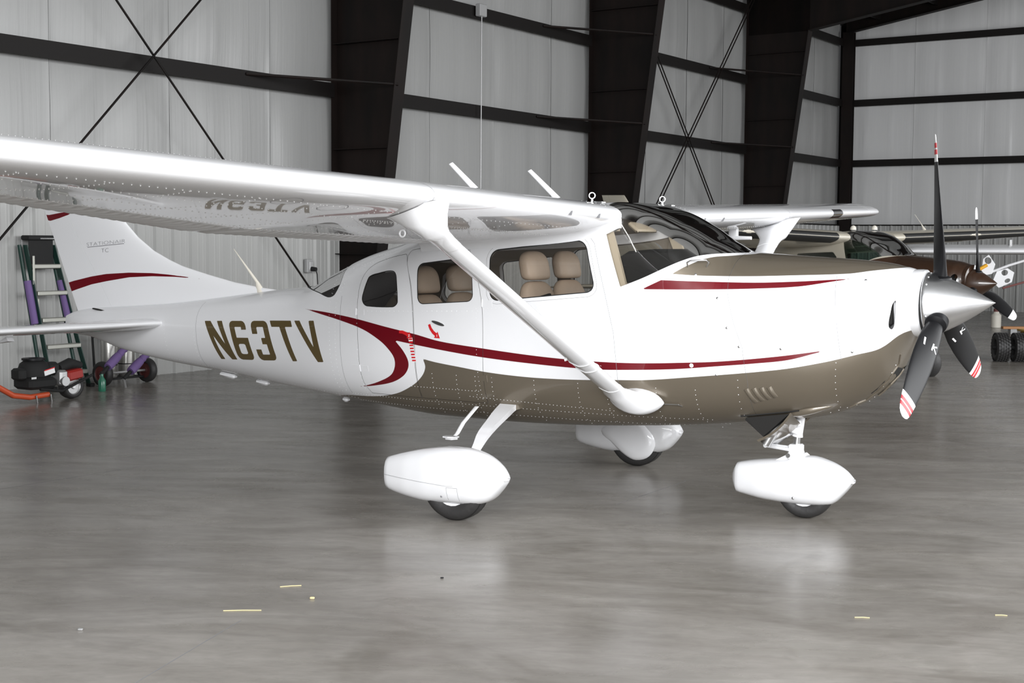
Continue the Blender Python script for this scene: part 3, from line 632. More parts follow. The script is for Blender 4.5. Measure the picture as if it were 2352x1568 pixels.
def make_propeller(root, hx, hz, R=1.003, th=.052, tilt=-.05, black='black', logos=True, tip='striped', spinner='alu', sx=None):
    hub = empty('propeller', (hx, 0, hz)); hub.parent = root; hub.rotation_euler = (0, tilt, 0)
    st = [(.07,.085,.085,62),(.13,.085,.08,58),(.19,.10,.06,50),(.26,.125,.042,43),(.36,.150,.030,36),(.50,.162,.022,30),(.64,.158,.017,26),(.76,.145,.014,23),(.842,.130,.012,21.2),(.846,.130,.012,21.1),(.884,.122,.0105,20.4),(.888,.121,.0105,20.3),(.912,.114,.010,19.9),(.915,.113,.010,19.9),(.921,.111,.0095,19.8),(.924,.110,.0095,19.8),(.950,.100,.009,19.3),(.953,.098,.009,19.3),(.978,.080,.008,19),(.993,.052,.007,18.8),(1.0,.018,.004,18.7)]
    def band(r):
        if tip == 'striped':
            if r < .844: return 0
            if r < .886: return 1
            if r < .9135: return 2
            if r < .9225: return 1
            if r < .9515: return 2
            return 1
        return 0 if r < .85 else 1
    for k in range(3):
        V = []; F = []; Mi = []; n = 20; a0 = -(th+k*2*PI/3)           # around +x: blade direction (0, -sin a, cos a)
        for r, c, t, b in st:
            be = math.radians(b)
            for j in range(n):
                q = 2*PI*j/n; u = .5*c*math.cos(q); v = .5*t*math.sin(q)*(1 if math.sin(q) < 0 else 1.15)
                # chord runs from the trailing to the leading edge (sin b forward, cos b to the right)
                X = u*math.sin(be)+v*math.cos(be); Y = -u*math.cos(be)+v*math.sin(be); Zr = r*R
                V.append((X, Y*math.cos(-a0)-Zr*math.sin(-a0), Y*math.sin(-a0)+Zr*math.cos(-a0)))
        for i in range(len(st)-1):
            for j in range(n):
                F.append((i*n+j, i*n+(j+1) % n, (i+1)*n+(j+1) % n, (i+1)*n+j)); Mi.append(band(.5*(st[i][0]+st[i+1][0])))
        F.append(tuple((len(st)-1)*n+j for j in range(n))); Mi.append(band(1))
        bl = meshobj('blade', V, F, None, hub, 60, mats=[black, 'sign_white', 'sign_red'], fm=Mi)
        if logos:
            lg = MB()
            for poly in ([(.345,-.046),(.405,-.040),(.405,-.029),(.345,-.035)], [(.345,.018),(.40,.018),(.40,.028),(.345,.028)], [(.372,.028),(.400,.058),(.392,.062),(.366,.034)], [(.372,.028),(.350,.054),(.343,.048),(.366,.022)]):
                Pq = []
                for r, u in poly:
                    be = math.radians(np.interp(r, [s[0] for s in st], [s[3] for s in st])); t = np.interp(r, [s[0] for s in st], [s[2] for s in st]); c = np.interp(r, [s[0] for s in st], [s[1] for s in st])
                    v = .5*t*1.15*math.sqrt(max(0, 1-(2*u/c)**2))+.0012; X = u*math.sin(be)+v*math.cos(be); Y = -u*math.cos(be)+v*math.sin(be); Zr = r*R
                    Pq.append((X, Y*math.cos(-a0)-Zr*math.sin(-a0), Y*math.sin(-a0)+Zr*math.cos(-a0)))
                lg.add(Pq, [tuple(range(len(Pq)))])
            lg.build('blade_logo', 'sign_white', bl, 0)
        ct = MB(); d = Vector((0, math.sin(a0), math.cos(a0))); ct.tube([d*.10, d*.150, d*.172, d*.184, d*.188], [.068, .068, .064, .046, .02], 24)
        ct.build('blade_cuff', black, bl)
    sp = MB(); prof = [(-.075, .0), (-.075, .176), (-.072, .184)]
    L = .372
    for t in np.linspace(0, 1, 26): prof.append((-.066+t*L, .187*(1-t**1.28)**.98+.0008))
    bk = MB(); bk.lathe([(-.115, .001), (-.112, .176), (-.076, .178), (-.074, .001)], (0, 0, .022), 'x', 48); bk.build('backplate', 'blackflat', hub, 40)
    sp.lathe(prof, (0, 0, .022), 'x', 64); o = sp.build('spinner', spinner, hub, 50)
    if spinner == 'alu':
        rv = MB()
        for k in range(18):
            a = 2*PI*k/18; rv.dot((-.045, .1855*math.cos(a), .022+.1855*math.sin(a)), (.3, math.cos(a), math.sin(a)), .0052, .003)
        rv.build('rivets', 'rivet', o, 0, kind='stuff')
    return hub

def make_wing(root, sgn, skin='white', det=True, boot=None):
    ys = [.50, .56, .64, .75, 1.0, 1.3, 1.6, 1.9, 2.2, 2.45, 2.54, 2.6, 2.9, 3.2, 3.5, 3.8, 4.1, 4.4, 4.7, 4.95, 5.02]
    CUT = .74; mb = MB(); R = []
    up = [(f, h) for f, h in FU if f <= CUT]; lo = [(f, h) for f, h in FL if f <= CUT]
    for y in ys: R.append([wpt(y, f, h, sgn) for f, h in up+lo])
    mb.rings(R); w = mb.build('wing', skin, root, 35); w['label'] = ('right' if sgn < 0 else 'left')+' wing skin with a rounded leading edge'
    # rounded tip
    tp = MB(); R = []
    for k in range(11):
        t = k/10; s_ = math.sin(t*PI/2); y = 5.025+.445*s_; q = max(.02, (1-s_**24))**.5; ring = []
        for f, h in FU+FL[:-1]:
            fc = .42+(f-.42)*(.82+.18*q)*(1-.03*s_*s_); ring.append(wpt(y, fc, h*q+.012*(1-q), sgn))
        R.append(ring)
    tp.rings(R); tp.build('wing_tip', skin, w, 60)
    # flap and aileron with beaded skins
    for nm, y0, y1 in (('flap', .60, 2.53), ('aileron', 2.56, 5.01)):
        fb = MB(); R = []; n = int((y1-y0)/.0095)
        for i in range(n+1):
            y = y0+(y1-y0)*i/n; bead = (.011 if (i % 8) in (3, 4) else .007 if (i % 8) in (2, 5) else 0) if 4 < i < n-4 else 0; ring = []
            for f in (1, .96, .90, .84, .79, .757): ring.append(wpt(y, f, hgt(f, 0)+(bead/1.6 if .76 < f < .97 else 0), sgn))
            ring.append(wpt(y, .747, .5*(hgt(.75, 0)+hgt(.75, 1)), sgn))
            for f in (.757, .79, .84, .90, .96, .999): ring.append(wpt(y, f, hgt(f, 1)-(bead/1.6 if .76 < f < .97 else 0), sgn))
            R.append(ring)
        fb.rings(R); fb.build(nm, 'corr' if skin == 'white' else skin, w, 50)
    if boot:
        bb = MB(); R = []
        for y in np.linspace(.74, 4.9, 14):
            R.append([wpt(y, f, h+(.004 if low == 0 else -.004)/1.6, sgn) for low, f, h in [(0, f, h) for f, h in FU if f < .035]+[(1, f, h) for f, h in FL if f < .10]])
        bb.rings(R, closed=False, cap=False); bb.build('deice_boot', 'boot', w, 60)
        return w
    # strut and its fairings
    lo3, up3 = Vector((.766, sgn*.57, .735)), Vector((.590, sgn*2.42, 1.765))
    def ring(c, ch, th, n=28, cant=0.):
        ax = (up3-lo3).normalized(); fx = Vector((1, 0, 0)); fx = (fx-ax*fx.dot(ax)).normalized(); tz = ax.cross(fx); out = []
        for k in range(n):
            a = 2*PI*k/n; u = math.cos(a); v = math.sin(a); s = ch*(.5*u) ; out.append(c+fx*(s)+tz*(.5*th*v*(1 if u > 0 else (1-.55*(-u)))))
        return out
    sb = MB(); sb.rings([ring(lo3+(up3-lo3)*t, .158, .062) for t in (.0, .5, 1)]); st = sb.build('wing_strut', skin, root, 60)
    if det:
        for t in (.205, .245):
            cb = MB(); cb.tube([Vector(q) for q in ring(lo3+(up3-lo3)*t, .164, .068)]+[Vector(ring(lo3+(up3-lo3)*t, .164, .068)[0])], .0022, 6); cb.build('strut_clamp', 'white_plain', st)
        kb = MB(); kb.tube([lo3+(up3-lo3)*.255+Vector((-.075, 0, .0)), lo3+(up3-lo3)*.255+Vector((-.092, sgn*.004, -.004))], [.007, .010], 10); kb.build('clamp_knob', 'sign_white', st)
    ub = MB(); R = []
    for t, ch, th in ((.90, .162, .066), (.93, .166, .072), (.96, .185, .085), (.985, .235, .115), (1.012, .315, .175), (1.034, .405, .26)):
        c = lo3+(up3-lo3)*t; rg = ring(c, ch, th)
        if t > 1.0:     # lie flush with the lower skin
            k = 1 if t > 1.03 else .5; z0 = [Vector(wpt(abs(q.y), (wing_at(q.y)[0]-q.x)/(wing_at(q.y)[0]-wing_at(q.y)[2]), hgt(min(.99, max(.01, (wing_at(q.y)[0]-q.x)/(wing_at(q.y)[0]-wing_at(q.y)[2]))), 1), sgn)).z for q in rg]
            rg = [Vector((q.x, q.y, q.z*(1-k)+(zz-(.004 if k == 1 else .03))*k)) for q, zz in zip(rg, z0)]
        R.append(rg)
    ub.rings(R); ub.build('upper_strut_fairing', skin, st, 60)
    lb = MB(); R = []
    for y, cx, cz, lx, lz in ((.50, .845, .710, .178, .085), (.535, .842, .711, .174, .080), (.552, .836, .713, .160, .070), (.575, .815, .728, .120, .060), (.62, .775, .775, .088, .045), (.66, .758, .806, .083, .040), (.70, .758, .806, .083, .040)):
        if y < .58: R.append([(cx+lx*math.cos(a)*(1 if math.cos(a) > 0 else 1.0), sgn*(y), cz+lz*math.sin(a)*abs(math.sin(a))**.5) for a in [2*PI*k/28 for k in range(28)]])
        else:
            t = (y-.57)/(2.42-.57); rg = ring(lo3+(up3-lo3)*t, .165+.05*max(0, .66-y)/.06, .068+.03*max(0, .66-y)/.06); R.append(rg)
    # orient all rings the same way round
    def ang(rg): c = sum((Vector(p) for p in rg), Vector())/len(rg); return c
    base = [Vector(p) for p in R[0]]
    for i in range(1, len(R)):
        rg = [Vector(p) for p in R[i]]; best = None; c0 = ang(R[i-1]); c1 = ang(rg)
        for rev in (0, 1):
            q = rg[::-1] if rev else rg
            for s in range(len(q)):
                qq = q[s:]+q[:s]; e = sum(((qq[j]-c1)-(Vector(R[i-1][j])-c0)).length for j in (0, 7, 14, 21))
                if best is None or e < best[0]: best = (e, qq)
        R[i] = best[1]
    lb.rings(R); lb.build('lower_strut_fairing', skin, st, 60)
    if det:
        rv = MB()
        def row(f, y0, y1, step):
            for y in np.arange(y0, y1, step):
                p = wpt(y, f, hgt(f, 1)-.0004, sgn); rv.dot(p, (0, 0, -1), .0042, .0038)
        row(.115, .70, 5.0, .045); row(.27, .64, 2.5, .021); row(.27, 2.5, 5.0, .045); row(.30, .64, 2.5, .03); row(.5, 2.6, 5.0, .045); row(.72, .64, 5, .03)
        for y in np.arange(1.0, 5.0, .42):
            for f in np.arange(.12, .72, .022): rv.dot(wpt(y, f, hgt(f, 1)-.0004, sgn), (0, 0, -1), .0040, .0036)
        for f in np.arange(.03, .5, .02): rv.dot(wpt(.62, f, hgt(f, 0)+.0004, sgn), (0, 0, 1), .003, .0025)
        for y in np.arange(.7, 5.0, .03): rv.dot(wpt(y, .16, hgt(.16, 0)+.0006, sgn), (0, 0, 1), .0022, .0014)
        rv.build('rivets', 'rivet', w, 0, kind='stuff')
        sm = MB(); R = []
        for dy in (-.0018, .0018): R.append([wpt(2.5+dy, f, h+(.0006 if low == 0 else -.0006), sgn) for low, f, h in [(0, f, h) for f, h in FU if f < .22]+[(1, f, h) for f, h in FL if f < .12]])
        sm.rings(R, closed=False, cap=False)
        for (cy, f) in ((1.15, .15), (1.75, .13), (2.15, .17), (3.0, .14), (3.35, .12)):                 # inspection covers
            for k in range(24):
                a0, a1 = 2*PI*k/24, 2*PI*(k+1)/24; q = []
                for a, r in ((a0, .075), (a1, .075), (a1, .078), (a0, .078)):
                    ff = f+r*math.cos(a)/1.64; q.append(wpt(cy+r*math.sin(a), ff, hgt(ff, 1)-.0012, sgn))
                sm.add(q, [(0, 1, 2, 3)])
        sm.build('panel_seams', 'seam', w, 0, kind='stuff')
        for yv in (.78, 1.12):                                       # stall vane and vent slots on the leading edge
            vb = MB(); vb.add([wpt(yv-.016, .010, hgt(.010, 1)-.002, sgn), wpt(yv+.016, .010, hgt(.010, 1)-.002, sgn), wpt(yv+.014, .001, hgt(.001, 0)-.010, sgn), wpt(yv-.006, .001, hgt(.001, 0)-.008, sgn)], [(0, 1, 2, 3)])
            for i, v in enumerate(vb.V): vb.V[i] = (v[0]+.004, v[1], v[2])
            vb.build('vent_slot', 'seam', w, 0)
        db = MB(); torus(db, wpt(2.10, .30, hgt(.30, 1)-.03, sgn), .018, .005, (0, 1, 0)); db.build('tie_down_ring', 'white_plain', w)
    return w

def fuselage(root, det=True, xstep=.0075, m=440):
    xs = np.concatenate([np.linspace(-4.9, 2.18, int(7.08/xstep)), np.linspace(2.18, 2.425, 46 if det else 16)[1:]])
    X, Y, Z = arc_grid(xs, m); f = {}
    f['ws'] = sdf(X, Z, WS); f['fw'] = sdf(X, Z, SIDEWIN); f['rear'] = sdf(X, Z, REARWIN)
    rightside = Y < 0
    f['cowl'] = np.interp(Z, [.4, .744, .882, 1.07, 1.214, 1.396, 1.501, 1.8], [1.455, 1.46, 1.462, 1.44, 1.385, 1.33, 1.315, 1.30])-X+.08
    f['cowl'] = np.where(Z > 1.50, np.maximum(f['cowl'], 1.40-X), f['cowl'])
    if det:
        f['tan'] = np.minimum(sdf(X, Z, BELLY), sdf(X, Z, TANTOP)); f['red'] = np.minimum(sdf(X, Z, SWOOSH), sdf(X, Z, COWLSTRIPE))
        le = np.full(X.shape, .5)
        for c, outer, holes in LETTERS:
            d = sdf(X, Z, quadmap(c, outer))
            for h in holes: d = np.maximum(d, -sdf(X, Z, quadmap(c, h)))
            le = np.minimum(le, d)
        f['letters'] = np.where(rightside, le, .5)
        f['qw'] = sdf(X, Z, QUARTER); f['dw'] = sdf(X, Z, DOORWIN)
        f['fw'] = sdf(X, Z, SIDEWIN)
        f['cd1'] = np.where(rightside, sdf(X, Z, DOOR_F), .5); f['cd2'] = np.where(rightside, sdf(X, Z, DOOR_A), .5)
        f['frame'] = sdf(X, Z, SIDEFRAME)
        f['inlet'] = sdf(X, Z, spline([(2.322, 1.215), (2.328, 1.29), (2.347, 1.365), (2.353, 1.32), (2.350, 1.25), (2.338, 1.20)], 6, 170))
    else:
        f['red'] = np.minimum(np.abs(Z-(1.39+.03*(X-.7)))-.012, np.abs(Z-1.30)-.02); f['red'] = np.where((X < .72) & (X > -4), f['red'], .5)
        f['brown'] = np.where(X > .9, .0-1, .0+1)*.0+np.minimum(sdf(X, Z, [(.70, 1.41), (1.05, 1.55), (1.40, 1.64), (1.40, 2.2), (2.6, 2.2), (2.6, .2), (.9, .2)]), .5)
        f['dw'] = sdf(X, Z, [(.50, 1.50), (.60, 1.53), (.62, 1.42), (-.1, 1.36)]); f['fw'] = sdf(X, Z, [(-.25, 1.62), (.45, 1.66), (.56, 1.56), (-.2, 1.42)])
        e = np.hypot((X-2.325)/.045, (Z-1.33)/.09)-1; f['inlet'] = e*.03
    f['yside'] = Y
    sh = Sheet.grid(X, Y, Z, f); paint = ('tan', 'red', 'letters') if det else ('red', 'brown')
    lm = MT['livery'] if det else MT['livery2']; gl = MT['glass'] if det else MT['glass_green']
    ins = inward(.004)
    def pane(src, key, name, par, seal=True, w=.006):
        A, B = src.cut(key)
        for h in (A.cut('yside') if name != 'rear_window' else (A,)):
            if h.empty(): continue
            P, Rg = h.cut(key, -w)
            g = P.build(name, gl, par, offset=ins, smooth=180)
            if seal: Rg.build('window_seal', MT['blackflat'] if det else MT['cream'], g, offset=inward(.002), smooth=180)
        return B
    ends = MB()
    body = sh
    _, body = body.cut('inlet')
    wsA, body = body.cut('ws'); P, Rg = wsA.cut('ws', -.007)
    wsh = P.build('windshield', gl, root, offset=inward(.003), smooth=180); Rg.build('windshield_seal', lm, wsh, offset=inward(.0015), smooth=180)
    if det:
        d1, body = body.cut('cd1', .0014); d1, gap = d1.cut('cd1', -.0014)
        dA = pane(d1, 'dw', 'window_pane', None); 
        door1 = dA.build('cargo_door', lm, root, paint, smooth=180, label='front cargo door with a square window and a grey handle')
        seals = gap.build('door_seal', 'seam', door1, offset=ins, smooth=180)
        d2, body = body.cut('cd2', .0014); d2, gap2 = d2.cut('cd2', -.0014)
        dB = pane(d2, 'qw', 'window_pane', None)
        door2 = dB.build('cargo_door', lm, root, paint, smooth=180, label='rear cargo door with a rounded quarter window'); gap2.build('door_seal', 'seam', door2, offset=ins, smooth=180)
        for o in list(bpy.data.objects):
            if o.name.startswith('window_pane') and o.parent is None: o.parent = door1 if o.data.vertices[0].co.x > -.85 else door2
        fr, body = body.cut('frame', .0008); fr, gapf = fr.cut('frame', -.0008); [h.build('window_frame_seam', 'seam', root, offset=ins, smooth=180) for h in gapf.cut('yside')]
        # the same windows on the left side stay in the skin
        frB = pane(fr, 'fw', 'window_pane', root, True, .007)
        for h in frB.cut('yside'): h.build('window_frame', lm, root, paint, smooth=180)
        body = pane(body, 'rear', 'rear_window', root); body = pane(body, 'qw', 'window_pane', root); body = pane(body, 'dw', 'window_pane', root)
    else:
        body = pane(body, 'fw', 'window_pane', root); body = pane(body, 'dw', 'window_pane', root, False); body = pane(body, 'rear', 'rear_window', root)
    cw, body = body.cut('cowl', .0012); cw, g3 = cw.cut('cowl', -.0006)
    body.build('fuselage_skin', lm, root, paint, smooth=180)
    cowl = cw.build('engine_cowling', lm, root, paint, smooth=180); g3.build('cowl_seam', 'seam', cowl, offset=inward(.0015), smooth=180)
    nb = MB(); nb.lathe([(2.28, .0), (2.29, .190), (2.34, .196), (2.445, .199), (2.462, .1965), (2.467, .188), (2.467, 0)], (0, 0, 1.345), 'x', 64); nb.build('nose_ring', 'white' if det else 'brownpaint', cowl, 50)
    dc = MB()
    for s in (-1, 1): dc.box((2.25, s*.20, 1.29), (.16, .07, .16), None, .02)
    dc.box((1.9, 0, 1.25), (.7, .5, .45), None, .05); dc.build('inlet_duct', 'dark', cowl, 30)
    # cabin lining a little inside the skin
    xs2 = np.linspace(-2.15, .735, 110); X, Y, Z = arc_grid(xs2, 120); Yi = Y*.955; Zi = 1.15+(Z-1.15)*.965
    g = {'w': np.minimum.reduce([sdf(X, Z, WS), sdf(X, Z, SIDEWIN), sdf(X, Z, REARWIN)] + ([sdf(X, Z, DOORWIN), sdf(X, Z, QUARTER)] if det else [sdf(X, Z, [(.50, 1.50), (.60, 1.53), (.62, 1.42), (-.1, 1.36)])]))}
    _, ln = Sheet.grid(X, Yi, Zi, g).cut('w', .012); ln.build('cabin_lining', 'liner', root, smooth=180)
    return cowl

def airplane_seats(root, rows):
    for sx, dz in rows:
        for sy in (-.27, .27):
            c = empty('seat'); c.parent = root; c.location = (sx+(-.06 if sy > 0 else 0), sy, dz); c.name = 'seat'
            def pillow(name, w, d, h, ctr, tilt, ex=3.2):
                mb = MB(); R = []
                for i in range(25):
                    t = -math.cos(PI*i/24); e_ = ex if t > 0 else max(ex, 5.); k = max(.03, max(0, 1-abs(t)**e_)**(1/e_)); ring = []
                    for j in range(28):
                        a = 2*PI*j/28; e = 2/3.0
                        ring.append((ctr[0]+d/2*k*math.copysign(abs(math.cos(a))**e, math.cos(a))+tilt*(t*h/2), ctr[1]+w/2*(k**.6)*math.copysign(abs(math.sin(a))**e, math.sin(a)), ctr[2]+h/2*t))
                    R.append(ring)
                mb.rings(R); return mb.build(name, 'leather', c, 60)
            hr = pillow('headrest', .285, .12, .19, (0, 0, .088), -.18, 2.2)
            pillow('backrest', .40, .14, .54, (.06, 0, -.285), -.20, 2.6)
            pillow('cushion', .46, .46, .16, (.33, 0, -.58), 0, 4)

def surf_top(x): return float(pchip(ST[:, 0], ST[:, 2], x))

def make_airplane():
    root = empty('airplane', label='white high-wing airplane with dark red swooshes and a tan belly, nearest the camera', cat='airplane')
    cowl = fuselage(root)
    sk = [c for c in root.children if c.name.startswith('fuselage_skin')][0]
    doors = [c for c in root.children if c.name.startswith('cargo_door')]
    # ---- rivets, seams, fasteners on the right side
    rv = MB()
    for z in (.60, .545): rivets(rv, [(-1.5, z), (1.25, z)], .028)
    rivets(rv, [(-.9, .70), (-.32, .70)]); rivets(rv, [(-.40, .66), (.65, .63)])
    for x in (-.70, -.50, -.35, -.22, .10, .42, .62, .95, 1.2): rivets(rv, [(x, .52), (x+.02, .80)], .03)
    rivets(rv, [(1.46, .60), (1.49, .92)], .045); rivets(rv, [(2.02, .72), (2.05, 1.0)], .04)
    rivets(rv, [(2.353, 1.03), (2.282, .88), (2.16, .755), (1.95, .68)], .05, .004)
    rv.build('belly_rivets', 'rivet', sk, 0, kind='stuff')
    rw = MB()
    for x0 in (-3.5, -3.13, -1.60): rivets(rw, [(x0, float(pchip(ST[:, 0], ST[:, 3], x0))+.09), (x0-.02, float(pchip(ST[:, 0], ST[:, 2], x0))-.05)], .03)
    rivets(rw, [(-3.6, .745), (-2.4, .635), (-1.5, .56)], .03); rivets(rw, [(-1.55, .62), (-1.55, 1.25), (-1.5, 1.40), (-1.47, 1.55)], .028)
    rivets(rw, [(-1.33, .62), (-1.34, 1.30)], .03); rivets(rw, [(-1.60, 1.19), (-.3, 1.235)], .04); rivets(rw, [(-1.45, 1.56), (-.95, 1.63)], .03); rivets(rw, [(-1.40, 1.52), (-1.0, 1.585)], .03)
    rivets(rw, [(-.30, .62), (-.31, 1.25)], .03); rivets(rw, [(.60, .88), (.70, 1.2), (.66, 1.38)], .04); rivets(rw, [(-.25, 1.25), (.55, 1.32)], .03); rivets(rw, [(-.3, 1.67), (.5, 1.735)], .03); rivets(rw, [(.15, 1.05), (1.0, 1.10)], .05)
    rw.build('skin_rivets', 'white_plain', sk, 0, kind='stuff')
    sm = MB()
    for P in ([(.50, 1.74), (.555, 1.684), (.638, 1.382), (.702, 1.13), (.72, .95)], [(-.393, 1.67), (-.36, 1.60)], [(.72, .95), (.73, .70)], [(-3.10, .70), (-3.12, 1.2)], [(-1.5, .60), (-1.5, 1.30)], [(2.02, 1.50), (2.08, 1.02)]): ribbon(sm, P, .0022)
    sm.build('panel_seams', 'seam', sk, 0, kind='stuff')
    fb = MB()
    for a, b in ((1.355, 1.361), (1.425, 1.186), (1.50, 1.076), (2.184, 1.481), (2.139, 1.066), (1.745, 1.072), (1.21, 1.50), (1.36, .90)):
        p, n = surf_pt(a, b, -1, 0); fb.dot(p, n, .008, .003)
    fb.build('cowl_fasteners', 'steel', cowl, 0, kind='stuff')
    fc = MB(); p, n = surf_pt(1.21, .952, -1, 0); fc.dot(p, n, .014, .004); fc.build('fuel_drain_cap', 'sign_white', sk, 0)
    # ---- door hardware
    hb = MB(); hb.rings([[surf_pt(-.612+.052*math.cos(a), 1.143+.011*math.sin(a)-.013*math.cos(a), -1, o)[0] for a in [2*PI*k/20 for k in range(20)]] for o in (-.002, .006)]); hb.build('door_handle', 'steel', doors[0], 40, label='grey recessed handle')
    for (hx, hz, d) in ((-.262, 1.288, 0), (-.235, .793, 0), (-1.345, 1.195, 1), (-1.325, .80, 1)):
        hg = MB()
        for dx in (-.05, .05):
            R = [[surf_pt(hx+dx*.9+u, hz+v, -1, o)[0] for u, v in ((-.034, -.020), (.034, -.020), (.034, .020), (-.034, .020))] for o in (-.001, .0010)]; hg.rings(R)
        hg.tube([surf_pt(hx, hz-.024, -1, .002)[0], surf_pt(hx, hz+.024, -1, .002)[0]], .0035, 8); hg.build('hinge', lm_white(hx, hz), doors[d], 30)
    def thick(pts, w):
        P = np.array(pts, float); out = []; T = np.gradient(P, axis=0); Nn = np.stack([-T[:, 1], T[:, 0]], -1); Nn /= np.linalg.norm(Nn, axis=1, keepdims=True)
        return [tuple(q) for q in P+Nn*w[:, None]/2], [tuple(q) for q in P-Nn*w[:, None]/2]
    for pts in ([(-.688, 1.133), (-.675, 1.105), (-.655, 1.082), (-.632, 1.066)], [(-.945, 1.072), (-.915, 1.072), (-.888, 1.064), (-.868, 1.054)]):
        ar = MB(); a, b = thick(pts, np.linspace(.02, .024, len(pts)))
        for i in range(len(pts)-1): decal(ar, [a[i], a[i+1], b[i+1], b[i]], .0014)
        e = np.array(pts[-1]); t = (e-np.array(pts[-2])); t /= np.linalg.norm(t); nn = np.array((-t[1], t[0])); decal(ar, [tuple(e+nn*.026), tuple(e+t*.042), tuple(e-nn*.026)], .0016)
        ar.build('placard_arrow', 'tape_red', doors[0], 0, label='red arrow placard on the cargo door')
    ar = MB()
    for i in range(8):
        z1 = 1.030-.0205*i; x = -.846+.0035*i; decal(ar, [(x-.016, z1), (x+.016, z1+.002), (x+.017, z1-.008), (x-.015, z1-.010)], .0018)
    ar.build('striped_tape', 'tape_red', doors[0], 0, kind='stuff', label='red stripes of a red and white tape')
    tb = MB(); decal(tb, [(-.866, 1.034), (-.83, 1.038), (-.803, .874), (-.836, .868)], .0010); tb.build('tape_backing', 'sign_white', doors[0], 0)
    for ch, (cx, cz) in (('1', (-.622, 1.060)), ('2', (-.858, 1.050))):
        an = MB()
        if ch == '1': decal(an, [(cx-.002, cz+.008), (cx+.002, cz+.008), (cx+.002, cz-.008), (cx-.002, cz-.008)], .0024)
        else:
            for q in ([(-.006, .008), (.006, .008), (.006, .005), (-.006, .005)], [(.003, .006), (.006, .006), (-.002, -.006), (-.006, -.006)], [(-.006, -.005), (.006, -.005), (.006, -.008), (-.006, -.008)]): decal(an, [(cx+u, cz+v) for u, v in q], .0024)
        an.build('arrow_numeral', 'sign_white', doors[0], 0)
    # ---- cowling details
    for i in range(4):
        t = i/3; x0 = 1.528+.045*i; lv = MB(); R = []
        for k in range(7):
            q = k/6; px = x0+.042*q-.012*q*i/3; pz = .822+.006*i-(.083-.020*t)*q; ring = []; bul = math.sin(PI*min(1, max(.0, .08+.84*q)))
            for j in range(8):
                a = PI*j/7; ring.append(surf_pt(px+.015*math.cos(a), pz+.006*math.cos(a), -1, .001+.013*bul*math.sin(a))[0])
            R.append(ring)
        lv.rings(R, closed=False); lv.build('louver', 'tanpaint', cowl, 60)
    lb = MB()
    for i in range(2): decal(lb, [(1.535+.09*i, .815), (1.548+.09*i, .817), (1.60+.09*i, .745), (1.586+.09*i, .743)], .0012)
    hd = MB(); hd.tube([surf_pt(1.158, 1.545, -1, 0)[0], surf_pt(1.150, 1.556, -1, .035)[0], surf_pt(1.165, 1.562, -1, .045)[0], surf_pt(1.245, 1.560, -1, .045)[0], surf_pt(1.262, 1.555, -1, .03)[0], surf_pt(1.258, 1.545, -1, 0)[0]], .005, 8); hd.build('step_handle', 'steel', cowl)
    for s in (-1, 1):
        bl = MB(); R = []
        for k in range(13):
            t = k/12; x = 1.70+.30*t; z = .655+.075*t; r = .034*math.sin(PI*t)**.7*(1.15-.5*t)+.0008; c, n = surf_pt(x, z, s, -.004); tz = Vector((0, n.z*-1, n.y)).normalized()
            R.append([c+n*(r*.9*math.sin(a))+tz*(r*math.cos(a)) for a in [2*PI*j/16 for j in range(16)]])
        bl.rings(R); bl.build('gear_blister', 'tanpaint', cowl, 60)
        fl = MB()                                                   # open cowl flap below the engine
        a0, a1 = Vector((1.765, s*.29, .672)), Vector((1.735, s*.06, .590)); b0, b1 = Vector((1.545, s*.265, .485)), Vector((1.52, s*.045, .455))
        R = []
        for k in range(9):
            t = k/8; bow = Vector((.012, 0, -.018))*math.sin(PI*t); p0 = a0.lerp(b0, t)+bow; p1 = a1.lerp(b1, t)+bow; R.append([p0, p1, p1+Vector((-.010, 0, .010)), p0+Vector((-.010, 0, .010))])
        fl.rings(R); fl.build('cowl_flap', 'tanpaint', cowl, 40)
        dk = MB(); dk.rings([[(1.80, s*.05, .64), (1.80, s*.27, .69), (1.44, s*.30, .635), (1.44, s*.05, .59)], [(1.80, s*.05, .72), (1.80, s*.24, .76), (1.44, s*.27, .72), (1.44, s*.05, .70)]]); dk.build('flap_opening', 'dark', cowl, 30)
        sdk = MB(); sdk.rings([[a0+Vector((-.02, 0, .0)), a1+Vector((-.02, 0, 0)), (1.50, s*.05, .60), (1.47, s*.28, .63)], [b0+Vector((.03, 0, .035)), b1+Vector((.03, 0, .035)), (1.49, s*.05, .58), (1.46, s*.275, .615)]]); sdk.build('flap_side_wall', 'dark', cowl, 30)
    ex = MB()
    for s in (-1, ): ex.tube([(1.66, s*.18, .62), (1.60, s*.19, .53), (1.565, s*.195, .465)], [.035, .034, .033], 20, False); ex.tube([(1.66, s*.18, .62), (1.60, s*.19, .53), (1.570, s*.195, .475)], [.029, .029, .029], 20, True)
    ex.build('exhaust_pipe', 'steel', cowl, 60)
    ch = MB()
    for s in (-1, 1):
        P = [(2.345, .955), (2.32, .915), (2.28, .868), (2.235, .82), (2.205, .795)]
        for i in range(4): decal(ch, [P[i], P[i+1], (P[i+1][0]-.012, P[i+1][1]+.016), (P[i][0]-.012, P[i][1]+.016)], .0016, s)
    ch.build('chin_slot', 'dark', cowl, 0)
    cb = MB(); cb.tube([surf_pt(a, b, -1, .002)[0] for a, b in resample([(2.358, 1.05), (2.34, .985), (2.285, .89), (2.22, .818), (2.15, .765), (2.06, .72)], .02)], .004, 6); cb.tube([surf_pt(a, b, -1, .006)[0] for a, b in [(2.345, .955), (2.32, .915), (2.28, .868), (2.235, .82), (2.205, .795)]], .007, 8); cb.build('chin_bead', 'tanpaint', cowl)
